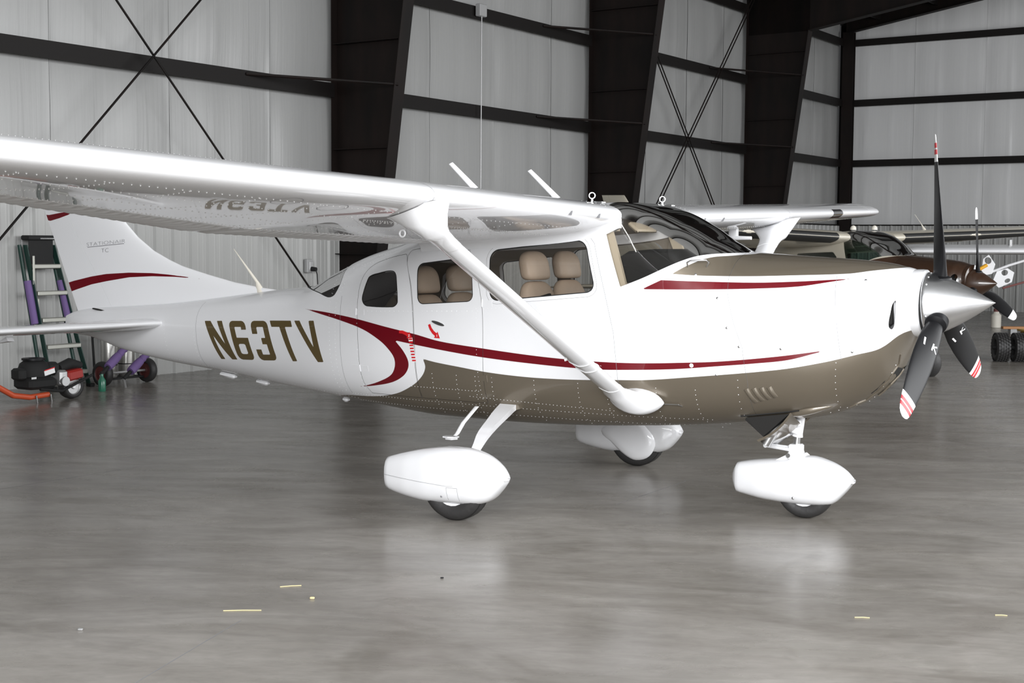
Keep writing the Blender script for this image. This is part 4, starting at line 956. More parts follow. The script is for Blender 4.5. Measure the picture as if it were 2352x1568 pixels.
    nl = MB(); nl.tube([surf_pt(.985, .706, -1, .012)[0], surf_pt(1.10, .708, -1, .012)[0]], .004, 6); nl.tube([surf_pt(1.10, .708, -1, .014)[0], surf_pt(1.115, .690, -1, 0)[0]], .004, 6); nl.build('latch_rod', 'steel', cowl)
    # ---- cabin inside
    airplane_seats(root, ((-.045, 1.445), (-.935, 1.335)))
    pn = MB(); pn.box((.80, 0, 1.27), (.05, .92, .36), None, .02); pn.rings([[(.70, -.42, 1.47), (.70, -.36, 1.50), (.70, .36, 1.50), (.70, .42, 1.47), (.70, .42, 1.44), (.70, -.42, 1.44)], [(.98, -.40, 1.475), (.98, -.33, 1.51), (.98, .33, 1.51), (.98, .40, 1.475), (.98, .40, 1.44), (.98, -.40, 1.44)], [(1.26, -.22, 1.535), (1.26, -.18, 1.555), (1.26, .18, 1.555), (1.26, .22, 1.535), (1.26, .22, 1.50), (1.26, -.22, 1.50)]])
    
    R = []
    for x, z in ((.66, 1.60), (.72, 1.635), (.9, 1.65), (1.05, 1.645), (1.2, 1.635), (1.30, 1.63)):
        yy = [float(side_y(x, zz))-.035 for zz in (1.46, 1.54, z-.02)]; yy = [max(.05, min(.47, q)) for q in yy]
        R.append([(x, -yy[0], 1.44), (x, -yy[1], 1.54), (x, -yy[2], z-.02), (x, -yy[2]*.85, z), (x, yy[2]*.85, z), (x, yy[2], z-.02), (x, yy[1], 1.54), (x, yy[0], 1.44)])
    pn.rings(R); pnl = pn.build('instrument_panel', 'blackflat', root, 50)
    for sy in (-.26, .26):
        yk = MB(); yk.tube([(.78, sy, 1.28), (.60, sy, 1.28)], .012, 8); yk.tube([(.60, sy-.13, 1.36), (.60, sy-.13, 1.27), (.60, sy-.06, 1.25), (.60, sy+.06, 1.25), (.60, sy+.13, 1.27), (.60, sy+.13, 1.36)], .014, 8); yk.build('control_yoke', 'black', pnl)
    fl = MB(); fl.box((-.45, 0, .70), (2.1, .80, .03)); fl.build('cabin_floor', 'liner', root, 0)
    rb = MB(); rb.prism([(-.26, .64), (.26, .64), (.38, .9), (.38, 1.15), (.28, 1.27), (-.28, 1.27), (-.38, 1.15), (-.38, .9)], 'x', -1.62, -1.60); rb.build('rear_bulkhead', 'liner', root, 0)
    for sy in (-.27, .27): vs = MB(); vs.box((.48, sy, 1.79), (.03, .30, .10), rotm('Y', -.9), .012); vs.build('sun_visor', 'beige', root)
    bu = MB(); bu.box((.085, -.34, 1.335), (.02, .12, .022), rotm('X', .12), .004); bu.build('seat_buckle', 'blackflat', root)
    wr = MB(); wr.tube([(.70, -.47, 1.80), (.745, -.45, 1.72), (.79, -.43, 1.62), (.87, -.42, 1.54), (.93, -.42, 1.48)], .0035, 6); wr.build('windshield_highlight', 'sign_white', root)  # white tube standing in for a highlight on the windshield edge
    for s in (-1, 1):
        pl = MB(); pl.rings([[Vector((x+dx, s*y, z)) for dx, y in ((-.03, .525-k), (.045, .515-k), (.045, .49-k), (-.03, .49-k))] for x, z, k in ((.72, 1.40, 0), (.655, 1.61, .008), (.60, 1.76, .025))])
        pl.build('door_post', 'beige', root, 30)
    # ---- wings
    wings = {s: make_wing(root, s) for s in (-1, 1)}
    for s in (-1, 1):                                             # root fillets between the lower skin and the cabin
        rf = MB(); R = []
        for x in np.linspace(.70, -.80, 24):
            fr = (wing_at(.56)[0]-x)/(wing_at(.56)[0]-wing_at(.56)[2]); zz = wpt(.60, fr, hgt(min(.999, max(.003, fr)), 1))[2]; zb = zz-.055; yb = float(side_y(x, zb)); ring = []
            for k in range(7):
                a = PI/2*k/6; ring.append((x, s*(yb+.002+.062*(1-math.sin(a))), zz+.004-.062*(1-math.cos(a))))
            ring += [(x, s*(yb-.05), zb), (x, s*(yb-.05), zz+.02), (x, s*(yb+.05), zz+.02)]
            R.append(ring)
        rf.rings(R); rf.build('wing_root_fillet', 'white', wings[s], 60)
    ll = MB(); R = []
    for y in np.linspace(3.76, 4.05, 8): R.append([(p[0]+.003, p[1], p[2]) for p in [wpt(y, f, h, 1) for f, h in [q for q in FU if q[0] < .03]+[q for q in FL if q[0] < .035]]])
    ll.rings(R, closed=False, cap=False); lo = ll.build('landing_light', 'alu', wings[1], 60); lo['label'] = 'dark landing light window in the leading edge'
    lo.data.materials[0] = MT['darklens']
    pt = MB(); pt.rings([[(.38+.042*math.cos(a), 2.10+.014*math.sin(a), z) for a in [2*PI*k/14 for k in range(14)]] for z in (1.88, 1.735)]); pt.tube([(.36, 2.10, 1.733), (.40, 2.10, 1.730), (.53, 2.10, 1.730)], [.017, .018, .014], 12); pt.build('pitot_tube', 'white_plain', wings[1])
    eb = MB()
    for p in ((.475, -.44, 1.944), (.545, .44, 1.946)):
        eb.tube([p, (p[0], p[1], p[2]+.018)], .008, 8); torus(eb, (p[0], p[1], p[2]+.038), .019, .0045, (-.5, .85, 0)); eb.box((p[0]+.03, p[1]+.02, p[2]-.004), (.09, .05, .012), None, .003)
        eb.build('lifting_eye', 'steel', wings[-1 if p[1] < 0 else 1]); eb = MB()
    for (p, q) in (((.09, -1.2, 2.005), (-.085, -1.2, 2.158)), ((.258, -.5, 1.965), (.05, -.5, 2.146))):
        ab = MB(); p, q = Vector(p), Vector(q); R = []
        for t in np.linspace(0, 1, 6):
            c = p.lerp(q, t); R.append([c+Vector((math.cos(a)*(.022-.008*t), math.sin(a)*.006, math.cos(a)*.006)) for a in [2*PI*k/12 for k in range(12)]])
        ab.rings(R); ab.build('blade_antenna', 'white_plain', wings[-1], 60)
    # ---- tail
    tail(root, True)
    ta = MB(); ta.rings([[(-2.675+.05*math.cos(a), .022*math.sin(a), 1.282) for a in [2*PI*j/12 for j in range(12)]], [(-2.715+.018*math.cos(a), .012*math.sin(a), 1.36) for a in [2*PI*j/12 for j in range(12)]], [(-2.96+.003*math.cos(a), .003*math.sin(a), 1.62) for a in [2*PI*j/12 for j in range(12)]]]); ta.build('whip_antenna', 'cream2', sk, 60)
    for (x, z, l) in ((-1.80, .520, .05), (-2.98, .635, .16), (-2.62, .60, .12)):
        bt = MB(); bt.box((x, -.05, z-.012), (l, .05, .035), rotm('Y', .12), .012); bt.build('belly_antenna', 'white_plain', sk)
    # ---- main gear
    for s in (-1, 1):
        g = MB(); R = []
        GL = np.array(((.40, -.19, -.045, .615, .034), (.47, -.176, -.052, .592, .034), (.60, -.145, -.030, .560, .033), (.75, -.106, -.012, .515, .032), (.92, -.062, .018, .462, .031), (1.05, -.014, .040, .402, .030), (1.13, .0, .046, .34, .03), (1.17, .0, .046, .25, .03)))
        for y in np.linspace(.40, 1.17, 26):
            xa, xf, z, th = [float(pchip(GL[:, 0], GL[:, k], y)) for k in (1, 2, 3, 4)]; q = min(1, max(0, (y-.8)/.3)); nz, ny = 1-.45*q, -.35-.65*q
            R.append([(xa, s*y, z), (xf, s*y, z), (xf, s*(y+th*ny*-1*.5), z+th*nz), (xa, s*(y+th*ny*-1*.5), z+th*nz)])
        g.rings(R); leg = g.build('main_gear_leg', 'white_plain', root, 30)
        cf = MB(); R = []
        for k in range(9):
            t = k/8; x0, x1 = -.21+.02*t, -.02+.09*(1-t)*.4; y = .30+.17*t; R.append([(x0+(x1-x0)*u, s*(y+.01), z-.005*0) for u, z in ((0, .60), (.5, .575), (1, .60), (.8, .66), (.2, .66))])
        cf.rings(R); cf.build('gear_cuff', 'tanpaint', leg, 60)
        p = MB(); p.rings(pant(smooth_curve(MP_T), smooth_curve(MP_B), s*1.235, .135)); pn2 = p.build('wheel_fairing', 'white', leg, 50)
        ds = MB(); q = [(.0, .10), (.0, .215), (.075, .215), (.075, .10)]
        def side(x, z, off=.0012):
            T, B = smooth_curve(MP_T), smooth_curve(MP_B); zt, zb = np.interp(x, T[:, 0], T[:, 1]), np.interp(x, B[:, 0], B[:, 1]); t = (x+.548)/.896; w = .135*np.interp(t, PWX, PWY); r = min(.999, abs(z-(zt+zb)/2)/((zt-zb)/2))
            return (x, s*(1.235+w*(1-r**2.7)**(1/2.7)+off), z)
        for i in range(4):
            a, b = np.array(q[i]), np.array(q[(i+1) % 4]); d = (b-a)/np.linalg.norm(b-a); nn = np.array((-d[1], d[0]))*.001
            for t in range(6):
                u, v = a+(b-a)*t/6, a+(b-a)*(t+1)/6; ds.add([side(*(u-nn)), side(*(v-nn)), side(*(v+nn)), side(*(u+nn))], [(0, 1, 2, 3)])
        for i in range(30):
            u, v = -.505+.55*i/30, -.505+.55*(i+1)/30; zz = lambda x: .245-.035*(x+.53)/.84+.045*max(0, (x-.0))/.3
            ds.add([side(u, zz(u)-.0008), side(v, zz(v)-.0008), side(v, zz(v)+.0008), side(u, zz(u)+.0008)], [(0, 1, 2, 3)])
        pp = side(-.045, .155, 0); ds.dot(pp, (0, s, 0), .008, .003); ds.build('access_panel_seam', 'seam', pn2, 0, kind='stuff')
        if s > 0:                                                   # brake fairing bulge on the inboard face
            bf = MB(); R = []
            for k, (o, sc) in enumerate(((.0, 1), (.014, .97), (.030, .86), (.038, .62))):
                R.append([(.0+sc*x, 1.235-.105-o, .245+sc*z) for x, z in ((-.27, .01), (-.20, .075), (-.06, .145), (.02, .15), (.14, .06), (.19, -.04), (.14, -.15), (.03, -.19), (-.06, -.16), (-.18, -.07))])
            R = [[tuple(q) for q in np.column_stack([spline([(p_[0], p_[2]) for p_ in r_], 4, 120)[:, 0], np.full(4*len(r_), r_[0][1]), spline([(p_[0], p_[2]) for p_ in r_], 4, 120)[:, 1]])] for r_ in R]; bf.rings(R[::-1]); bf.build('brake_fairing', 'white', pn2, 50)
        t, h = MB(), MB(); wheel(t, h, (-.01, s*1.235, .219), .2205, .155); tw = t.build('tyre', 'rubber', leg, 50); h.build('wheel_hub', 'white_plain', tw, 40)
        gr = MB(); gr.lathe([(.030, .2187), (.036, .2187)], (-.01, s*1.235, .219), 'y', 40); gr.lathe([(-.036, .2187), (-.030, .2187)], (-.01, s*1.235, .219), 'y', 40); gr.build('tread_groove', 'blackflat', tw, 0)
    # boarding step
    sp = MB(); sp.rings([[Vector(c)+Vector((math.cos(a)*.017, math.sin(a)*.009, 0)) for a in [2*PI*k/12 for k in range(12)]] for c in ((-.33, -.52, .60), (-.365, -.63, .50), (-.392, -.66, .43), (-.405, -.665, .415))]); stp = sp.build('boarding_step', 'white_plain', root, 60)
    sf = MB(); sf.prism([(-.395, -.635), (-.40, -.69), (-.44, -.705), (-.485, -.695), (-.49, -.65), (-.45, -.63)], 'z', .400, .410); sf.prism([(-.40, -.645), (-.42, -.69), (-.47, -.685), (-.46, -.645)], 'z', .388, .4005); sf.build('step_pad', 'white_plain', stp, 20)
    # ---- nose gear
    ng = empty('nose_gear', (1.70, 0, .4)); ng.parent = root
    def L(p): return (p[0]-1.70, p[1], p[2]-.4)
    a = MB(); a.tube([L((1.725, 0, .70)), L((1.700, 0, .52)), L((1.697, 0, .50))], [.030, .030, .034], 18); a.box(L((1.71, -.03, .59)), (.05, .06, .045), None, .006); a.box(L((1.675, -.01, .545)), (.10, .07, .04), rotm('Y', .35), .008); a.build('oleo_cylinder', 'white_plain', ng)
    a = MB(); a.tube([L((1.697, 0, .50)), L((1.690, 0, .42))], .020, 16); a.build('oleo_piston', 'steel', ng)
    a = MB(); a.box(L((1.69, 0, .425)), (.075, .09, .055), None, .008); a.box(L((1.69, 0, .385)), (.06, .15, .05), None, .008); a.rings([[L((1.58, -.06, .350)), L((1.78, -.06, .365)), L((1.78, .06, .365)), L((1.58, .06, .350))], [L((1.66, -.045, .395)), L((1.745, -.045, .398)), L((1.745, .045, .398)), L((1.66, .045, .395))]]); a.build('fork', 'white_plain', ng)
    bo = MB(); bo.lathe([(-.082, 0), (-.082, .014), (.082, .014), (.082, 0)], L((1.668, 0, .388)), 'y', 14); bo.build('pivot_bolt', 'steel', ng)
    
    for s in (-1, 1): a = MB(); a.tube([L((1.655, s*.035, .515)), L((1.50, s*.01, .432))], .010, 8); a.build('torque_link', 'white_plain', ng)

    a = MB(); a.tube([L((1.665, -.035, .418)), L((1.50, -.01, .428))], .012, 8); a.tube([L((1.665, .035, .418)), L((1.50, .01, .428))], .012, 8); a.tube([L((1.50, -.03, .43)), L((1.50, .03, .43))], .014, 10); a.build('torque_link', 'white_plain', ng)
    sd = MB(); sd.tube([L((1.60, .05, .50)), L((1.545, .05, .46)), L((1.535, .05, .42))], [.026, .030, .024], 14); sd.build('shimmy_damper', 'steel', ng)
    p = MB(); p.rings([[L(q) for q in r] for r in pant(smooth_curve(NP_T), smooth_curve(NP_B), 0, .125)]); nf = p.build('nose_wheel_fairing', 'white', ng, 50)
    t, h = MB(), MB(); wheel(t, h, L((1.757, 0, .182)), .183, .12); tw = t.build('tyre', 'rubber', ng, 50); h.build('wheel_hub', 'white_plain', tw, 40)
    sn = MB(); sn.dot(L((1.72, -.124, .135)), (0, -1, 0), .008, .004); sn.build('fairing_screw', 'steel', nf, 0)
    make_propeller(root, 2.552, 1.3215)
    return root
def lm_white(x, z): return 'white_plain' if z > .9 else ('tanpaint' if x > -.7 else 'white_plain')

def fin_section(z, le, hinge, te, th, part):
    """closed ring of a symmetric fin section between le and hinge, or hinge and te"""
    n = 15; up = []
    for k in range(n):
        t = k/(n-1); x = le+(hinge-le)*t if part == 'fin' else hinge+(te-hinge)*t
        f = (le-x)/(le-te); h = 5*th*(.2969*math.sqrt(max(f, 0))-.126*f-.3516*f*f+.2843*f**3-.1036*f**4)
        up.append((x, h))
    return [(x, -h, z) for x, h in up]+[(x, h, z) for x, h in up[::-1]]
def tail(root, det, skin=None):
    DORS = [(-2.45,1.300),(-2.587,1.312),(-2.948,1.356),(-3.236,1.413),(-3.512,1.475),(-3.663,1.526),(-3.840,1.599),(-4.019,1.709),(-4.145,1.815),(-4.30,1.96),(-4.74,2.40),(-4.80,2.46)]
    DX, DZ = [p[0] for p in DORS][::-1], [p[1] for p in DORS][::-1]
    leat = lambda z: float(np.interp(z, DZ[::-1], DX[::-1])); hin = lambda z: -4.334-(z-1.119)*.658; tea = lambda z: -4.725-(z-1.013)*.464
    fs = [(-4.802,1.330),(-4.575,1.372),(-4.386,1.397),(-4.109,1.413),(-3.838,1.414),(-3.663,1.406),(-3.474,1.392),(-3.278,1.375),(-3.576,1.388),(-3.837,1.388),(-4.110,1.374),(-4.387,1.336),(-4.576,1.305),(-4.771,1.256),(-4.90,1.22),(-4.93,1.30)]
    fs2 = [(-5.20,1.86),(-5.081,1.844),(-4.959,1.866),(-4.832,1.895),(-4.75,1.925),(-4.919,1.915),(-5.094,1.895),(-5.20,1.90)]
    lm = MT['livery'] if det else MT['cream']
    for part in ('fin', 'rudder'):
        zs = np.concatenate([np.linspace(1.12 if part == 'fin' else 1.03, 1.32, 14), np.linspace(1.32, 2.45, 100)[1:]]) if part == 'fin' else np.linspace(1.045, 2.45, 110)
        ns = 90 if part == 'fin' else 26; X = []; Y = []
        for z in zs:
            le, h, te = leat(max(z, 1.301)), hin(z), tea(z); th = .085 if z > 1.8 else .045+.04*(z-1.1)/.7
            ts = np.linspace(0, 1, ns)**(1.5 if part == 'fin' else 1); x = le+(h+.002-le)*ts if part == 'fin' else (h-.002)+(te-h+.002)*ts
            f = np.clip((le-x)/(le-te), 0, 1); hh = 5*th*(.2969*np.sqrt(f)-.126*f-.3516*f*f+.2843*f**3-.1036*f**4)
            hh = hh*min(1., .75)*(1 if z < 2.39 else max(.1, (2.455-z)/.065)**.5)
            X.append(np.concatenate([x, x[::-1]])); Y.append(np.concatenate([-hh-.0012, hh[::-1]+.0012]))
        X, Y = np.array(X), np.array(Y); Z = np.repeat(zs[:, None], X.shape[1], 1)
        f = {'tan': np.full(X.shape, .5), 'letters': np.full(X.shape, .5), 'red': np.minimum(sdf(X, Z, fs), sdf(X, Z, fs2))}
        s = Sheet.grid(X, Y, Z, f); s.P = [tuple(range(X.shape[1])), tuple(range((len(zs)-1)*X.shape[1], len(zs)*X.shape[1]))]
        o = s.build('vertical_fin' if part == 'fin' else 'rudder', lm, root, ('tan', 'red', 'letters'), smooth=60)
        if part == 'fin': fin = o
    if det:
        bx = MB(); bx.box((-4.42, -.06, 1.095), (.16, .02, .010), rotm('Y', .12)); bx.build('rudder_gap', 'dark', fin, 0)
        def finy(x, z):
            le, te = leat(z), tea(z); th = .085 if z > 1.8 else .045+.04*(z-1.1)/.7; f = min(1, max(0, (le-x)/(le-te)))
            return -.75*5*th*(.2969*math.sqrt(f)-.126*f-.3516*f*f+.2843*f**3-.1036*f**4)-.0012
        for txt, size, x, z, sx in (('STATIONAIR', .043, -4.615, 1.627, 1.42), ('TC', .050, -4.43, 1.575, .9)):
            cu = bpy.data.curves.new('lettering', 'FONT'); cu.body = txt; cu.size = size; cu.shear = .04; cu.offset = -.0012; cu.resolution_u = 4
            tmp = bpy.data.objects.new('lettering_tmp', cu); COL.objects.link(tmp); bpy.context.view_layer.update()
            me = bpy.data.meshes.new_from_object(tmp.evaluated_get(bpy.context.evaluated_depsgraph_get())); bpy.data.objects.remove(tmp)
            V = np.array([v.co[:] for v in me.vertices]); wd = V[:, 0].max()-V[:, 0].min(); k = (.47 if len(txt) > 3 else .088)/wd
            for v in me.vertices:
                u, w = v.co.x*k, v.co.y; X = x+u; Zz = z+w+u*.072; v.co = (X, finy(X, Zz)-.003, Zz)
            me.materials.clear(); me.materials.append(MT['stationtext']); link(bpy.data.objects.new('lettering', me), fin)['label'] = 'grey lettering '+txt
        ul = MB(); ul.add([(x, finy(x, z)-.003, z+dz) for x, z in zip(np.linspace(-4.60, -4.15, 14), np.linspace(1.618, 1.652, 14)) for dz in (0, .0035)], [(2*i, 2*i+1, 2*i+3, 2*i+2) for i in range(13)]); ul.build('lettering_underline', 'stationtext', fin, 0)
    # stabilizers and elevators
    for s in (-1, 1):
        def srow(y):
            t = (y-.10)/1.88; return -3.53-.20*t, -4.20-.155*t*.4, -4.62+.17*t, 1.022+.0*t
        for nm in ('stabilizer', 'elevator'):
            mb = MB(); R = []
            for y in list(np.linspace(.06, 1.86, 16))+[1.92, 1.955, 1.97]:
                le, h, te, z0 = srow(y); q = 1 if y <= 1.86 else max(.12, 1-((y-1.86)/.112)**2)**.5; le -= (1-q)*.12; c = le-te; n = 15; ring = []
                xs = le+(h+.006-le)*np.linspace(0, 1, n)**1.6 if nm == 'stabilizer' else (h-.004)+(te-h+.004)*np.linspace(0, 1, n)
                for sg in (1, -1):
                    for x in (xs if sg > 0 else xs[::-1]):
                        f = min(1, max(0, (le-x)/c)); hh = 5*.085*c*q*(.2969*math.sqrt(f)-.126*f-.3516*f*f+.2843*f**3-.1036*f**4)+.0012
                        ring.append((x, s*y, z0-.075*f*c+sg*hh))
                R.append(ring)
            mb.rings(R); o = mb.build(nm, ('white' if det else 'cream'), root, 40)
        if det:
            tt = MB(); tt.rings([[(-3.98, s*1.30, .955), (-3.96, s*1.30, .92), (-4.10, s*1.30, .90)], [(-3.98, s*1.36, .957), (-3.96, s*1.36, .925), (-4.10, s*1.36, .90)]]); tt.build('trim_actuator', 'white_plain', o, 20)

# ------------------------------------------------------------------ the airplane
plane = make_airplane()

# ------------------------------------------------------------------ second airplane: brown and cream, beyond the first
def make_brown():
    root = empty('airplane', label='brown and cream high-wing airplane with black leading edges, parked behind the white one', cat='airplane')
    cowl = fuselage(root, False, .035, 120)
    for s in (-1, 1):
        w = make_wing(root, s, 'cream', False, boot=True)
        fb = MB(); fb.rings([[(-.55+.9*u, s*5.46, 2.0+v) for u, v in ((-.25, -.02), (.6, -.03), (.85, .0), (.80, .05), (.55, .06), (.1, .05))], [(-.55+.9*u, s*5.49, 2.0+v) for u, v in ((-.25, -.02), (.6, -.03), (.85, .0), (.80, .05), (.55, .06), (.1, .05))]]); fb.build('tip_plate', 'cream', w, 30)
        t, h = MB(), MB(); wheel(t, h, (0, s*1.235, .22), .22, .18); g = MB(); g.tube([(-.05, s*.45, .56), (-.03, s*.9, .42), (0, s*1.1, .22)], .03, 8); lg = g.build('main_gear_leg', 'cream', root); tw = t.build('tyre', 'rubber', lg, 50); h.build('wheel_hub', 'castalu', tw)
    tail(root, False)
    for (x, y) in ((.42, -.1), (.50, .28)):
        d = MB(); d.lathe([(0, .045), (.03, .042), (.055, .025), (.062, .001)], (x, y, surf_top(x)-.012+.03), 'z', 16); d.build('antenna_dome', 'cream2', root)
    for (x, y) in ((.40, 1.6), (.05, -1.6)):
        a = MB(); zt = wpt(abs(y), .2, hgt(.2, 0))[2]; a.tube([(x, y, zt-.01), (x-.06, y, zt+.07), (x-.07, y, zt+.085), (x-.20, y, zt+.22)], [.026, .008, .004, .003], 8); a.build('whip_antenna', 'cream2', root)
    nt_, nh = MB(), MB(); wheel(nt_, nh, (1.757, 0, .215), .215, .16); g = MB(); g.tube([(1.72, 0, .62), (1.75, 0, .46)], .03, 8); g.tube([(1.75, -.11, .46), (1.757, -.11, .215)], .02, 8); g.tube([(1.75, .11, .46), (1.757, .11, .215)], .02, 8); g.tube([(1.75, -.11, .46), (1.75, .11, .46)], .022, 8); lg = g.build('nose_gear_leg', 'cream', root); tw = nt_.build('tyre', 'rubber', lg, 50); nh.build('wheel_hub', 'castalu', tw)
    sc = MB(); sc.box((.99, 0, 1.50), (.40, .7, .05), None, .01); sc.box((.80, 0, 1.27), (.05, .9, .34), None, .02); sc.build('instrument_panel', 'blackflat', root)
    cy = MB()
    for s in (-1, 1): cy.tube([(2.37, s*.21, 1.33), (2.39, s*.21, 1.33)], [.05, .03], 14)
    cy.build('engine_cylinder', 'castalu', cowl)
    pr = make_propeller(root, 2.54, 1.28, black='black', logos=False, tip='plain', spinner='brownpaint')
    return root
brown = make_brown(); brown.location = (-1.5465, 10.257, .0); brown.scale = (.875, .9625, .9625); brown.rotation_euler = (0, .020, -.3428)

# ------------------------------------------------------------------ third airplane, at the right edge
third = empty('airplane', (-1.27, 16.42, 0), math.radians(-47), 'white airplane wing reaching in from the right edge behind the brown airplane', 'airplane')
w3 = MB(); R = []
for y in np.linspace(-1.25, 7.6, 24):
    k = min(1, (y+1.25)/.12)**.5*.9+.1; q = .82+.18*min(1, (y+1.25)/.5)
    R.append([(-(f)*1.5*q, y, 1.575+.004*y+h*1.5*k*.95) for f, h in FU+FL[:-1]])
w3.rings(R); wing3 = w3.build('wing', 'white', third, 60)
for s, y in ((0, 2.0),):
    a = MB(); a.tube([(-.3, y-.95, 1.63), (-.3, y-.95, 1.78)], .035, 8); a.build('fuel_vent', 'castalu', wing3)
fu = MB(); R = []
for x, w, zt, zb in ((.9, .2, 1.35, 1.0), (.4, .5, 1.62, .8), (-.5, .62, 1.75, .7), (-2.0, .6, 1.8, .72), (-4.5, .15, 1.5, 1.1)):
    R.append([(x, 7.6+w*math.copysign(abs(math.cos(a))**.7, math.cos(a)), (zt+zb)/2+(zt-zb)/2*math.copysign(abs(math.sin(a))**.7, math.sin(a))) for a in [2*PI*k/28 for k in range(28)]])
fu.rings(R); fu.build('fuselage', 'white', third, 50)
def plate(name, pts, holes, axis_u, axis_v, o, th, m_, parent):
    """flat plate with round lightening holes, pts in plate axes"""
    u, v = Vector(axis_u).normalized(), Vector(axis_v).normalized(); n = u.cross(v).normalized(); nx, nz_ = 46, 34; P = np.array(pts, float); lo, hi = P.min(0), P.max(0)
    A, B = np.meshgrid(np.linspace(lo[0], hi[0], nx), np.linspace(lo[1], hi[1], nz_), indexing='ij'); d = sdf(A, B, P)
    for hx, hy, r, r2 in holes: d = np.maximum(d, -(np.hypot((A-hx)/r, (B-hy)/r2)-1)*min(r, r2))
    O = Vector(o); X = O.x+A*u.x+B*v.x; Y = O.y+A*u.y+B*v.y; Z = O.z+A*u.z+B*v.z
    s = Sheet.grid(X, Y, Z, {'d': d}, closed=False); s, _ = s.cut('d'); ob = s.build(name, m_, parent, smooth=0)
    sol = ob.modifiers.new('thickness', 'SOLIDIFY'); sol.thickness = th; sol.offset = 0; return ob
lgear = empty('landing_gear', (0, 0, 0), math.radians(45.5)); lgear.parent = third
uv = ((.85, .52, .55), (-.45, -.28, .84))
plate('gear_door', [(-.14, -.13), (.10, -.15), (.22, -.02), (.16, .10), (-.02, .14), (-.17, .02)], [(.08, .055, .055, .05), (.05, -.09, .05, .035)], *uv, (.62, .10, 1.13), .02, 'white_plain', lgear)
plate('flap_bracket', [(-.16, -.10), (.02, .14), (.14, .16), (.15, -.04), (.02, -.16)], [(.075, .075, .055, .06)], *uv, (.40, -.10, 1.32), .02, 'white_plain', lgear)
plate('flap_bracket', [(-.10, -.10), (.02, .12), (.13, .10), (.12, -.06), (.0, -.14)], [(.07, .05, .045, .05)], *uv, (1.05, .28, 1.33), .02, 'white_plain', lgear)
a = MB(); a.tube([(.42, -.07, 1.20), (.72, .12, 1.34), (1.15, .40, 1.50)], .022, 8); a.build('gear_strut', 'white_plain', lgear)
a = MB(); a.tube([(.30, -.22, 1.26), (.42, -.13, 1.345)], .03, 10); a.build('marker_cap', 'amber', lgear)
a = MB(); a.tube([(.15, -.30, 1.17), (.30, -.22, 1.26)], .032, 10); a.build('actuator', 'white_plain', lgear)
a = MB(); a.tube([(.65, .05, .95), (1.05, .35, 1.09)], .018, 8); a.tube([(1.05, .35, 1.09), (1.12, .40, 1.04)], .03, 8); a.build('drag_brace', 'rust', lgear)
t, h = MB(), MB(); wheel(t, h, (-.3, 6.3, .22), .22, .16); g = MB(); g.tube([(-.3, 7.2, .80), (-.3, 6.3, .22)], .04, 10); lg = g.build('main_gear_leg', 'white_plain', third); tw = t.build('tyre', 'rubber', lg, 50); h.build('wheel_hub', 'white_plain', tw)
t, h = MB(), MB(); wheel(t, h, (.55, 7.6, .19), .19, .13); g = MB(); g.tube([(.5, 7.6, .95), (.55, 7.6, .19)], .035, 10); lg = g.build('nose_gear_leg', 'white_plain', third); tw = t.build('tyre', 'rubber', lg, 50); h.build('wheel_hub', 'white_plain', tw)

# ------------------------------------------------------------------ stepladder leaning folded on the rear wall
ld = hang(empty('stepladder')); ld.location = hrot((-7.86, 2.26, 0)); props(ld, 'green fibreglass stepladder with a black top and aluminium steps, behind the tail', 'ladder')
zt = 1.72; lean = lambda z: -.30*z/zt
yl = lambda z: -.26+.07*z/zt-.19*z/zt; yr = lambda z: .29-.21*z/zt
for fn in (lambda z: -.235-.11*z/zt, lambda z: .285-.265*z/zt):
    r = MB(); R = []
    for z in (0, zt-.10): R.append([(lean(z)+dx, fn(z)+dy, z) for dx, dy in ((-.035, -.022), (.035, -.022), (.035, -.012), (-.027, -.012), (-.027, .022), (-.035, .022))])
    r.rings(R); ra = r.build('front_rail', 'green', ld, 0)
    f = MB(); f.box((lean(.02), fn(0), .02), (.09, .06, .04), None, .006); f.build('rubber_foot', 'blackflat', ra)
for k, z in enumerate((.18, .48, .78, 1.08, 1.38)):
    s = MB(); a, b_ = -.235-.11*z/zt, .285-.265*z/zt; s.box((lean(z)+.0, (a+b_)/2, z), (.08, b_-a-.02, .05), None, .008); s.build('step', 'stepalu', ld)
for fn in (lambda z: -.30-.085*z/zt, lambda z: .20-.165*z/zt):
    r = MB(); r.tube([(-.10+lean(.05)*.5, fn(0), .02), (lean(zt)-.05, fn(zt), zt-.1)], .022, 8); ra = r.build('rear_rail', 'green', ld)
    p = MB(); p.tube([(-.10+lean(.72)+.06, fn(.72), .74), (-.10+lean(1.2)+.06, fn(1.2), 1.22)], .042, 14); p.build('foam_sleeve', 'purple', ra)
tp = MB(); tp.box((-.30, -.165, zt-.02), (.16, .36, .055), None, .012); tp.build('top_cap', 'blackflat', ld)
tp = MB(); tp.box((-.262, -.165, zt-.20), (.012, .33, .34), None, .004); tp.build('front_board', 'blackflat', ld)
tp = MB(); tp.box((-.222, -.10, zt-.028), (.004, .20, .014)); tp.build('makers_strip', 'sign_white', ld, 0)
for (y0, z0, z1) in ((-.325, 1.18, 1.50), (-.275, .78, 1.02)):
    s = MB(); s.box((lean(1.3)+.045, y0, (z0+z1)/2), (.006, .028, z1-z0), None, .002); s.build('warning_sticker', 'stepalu', ld)

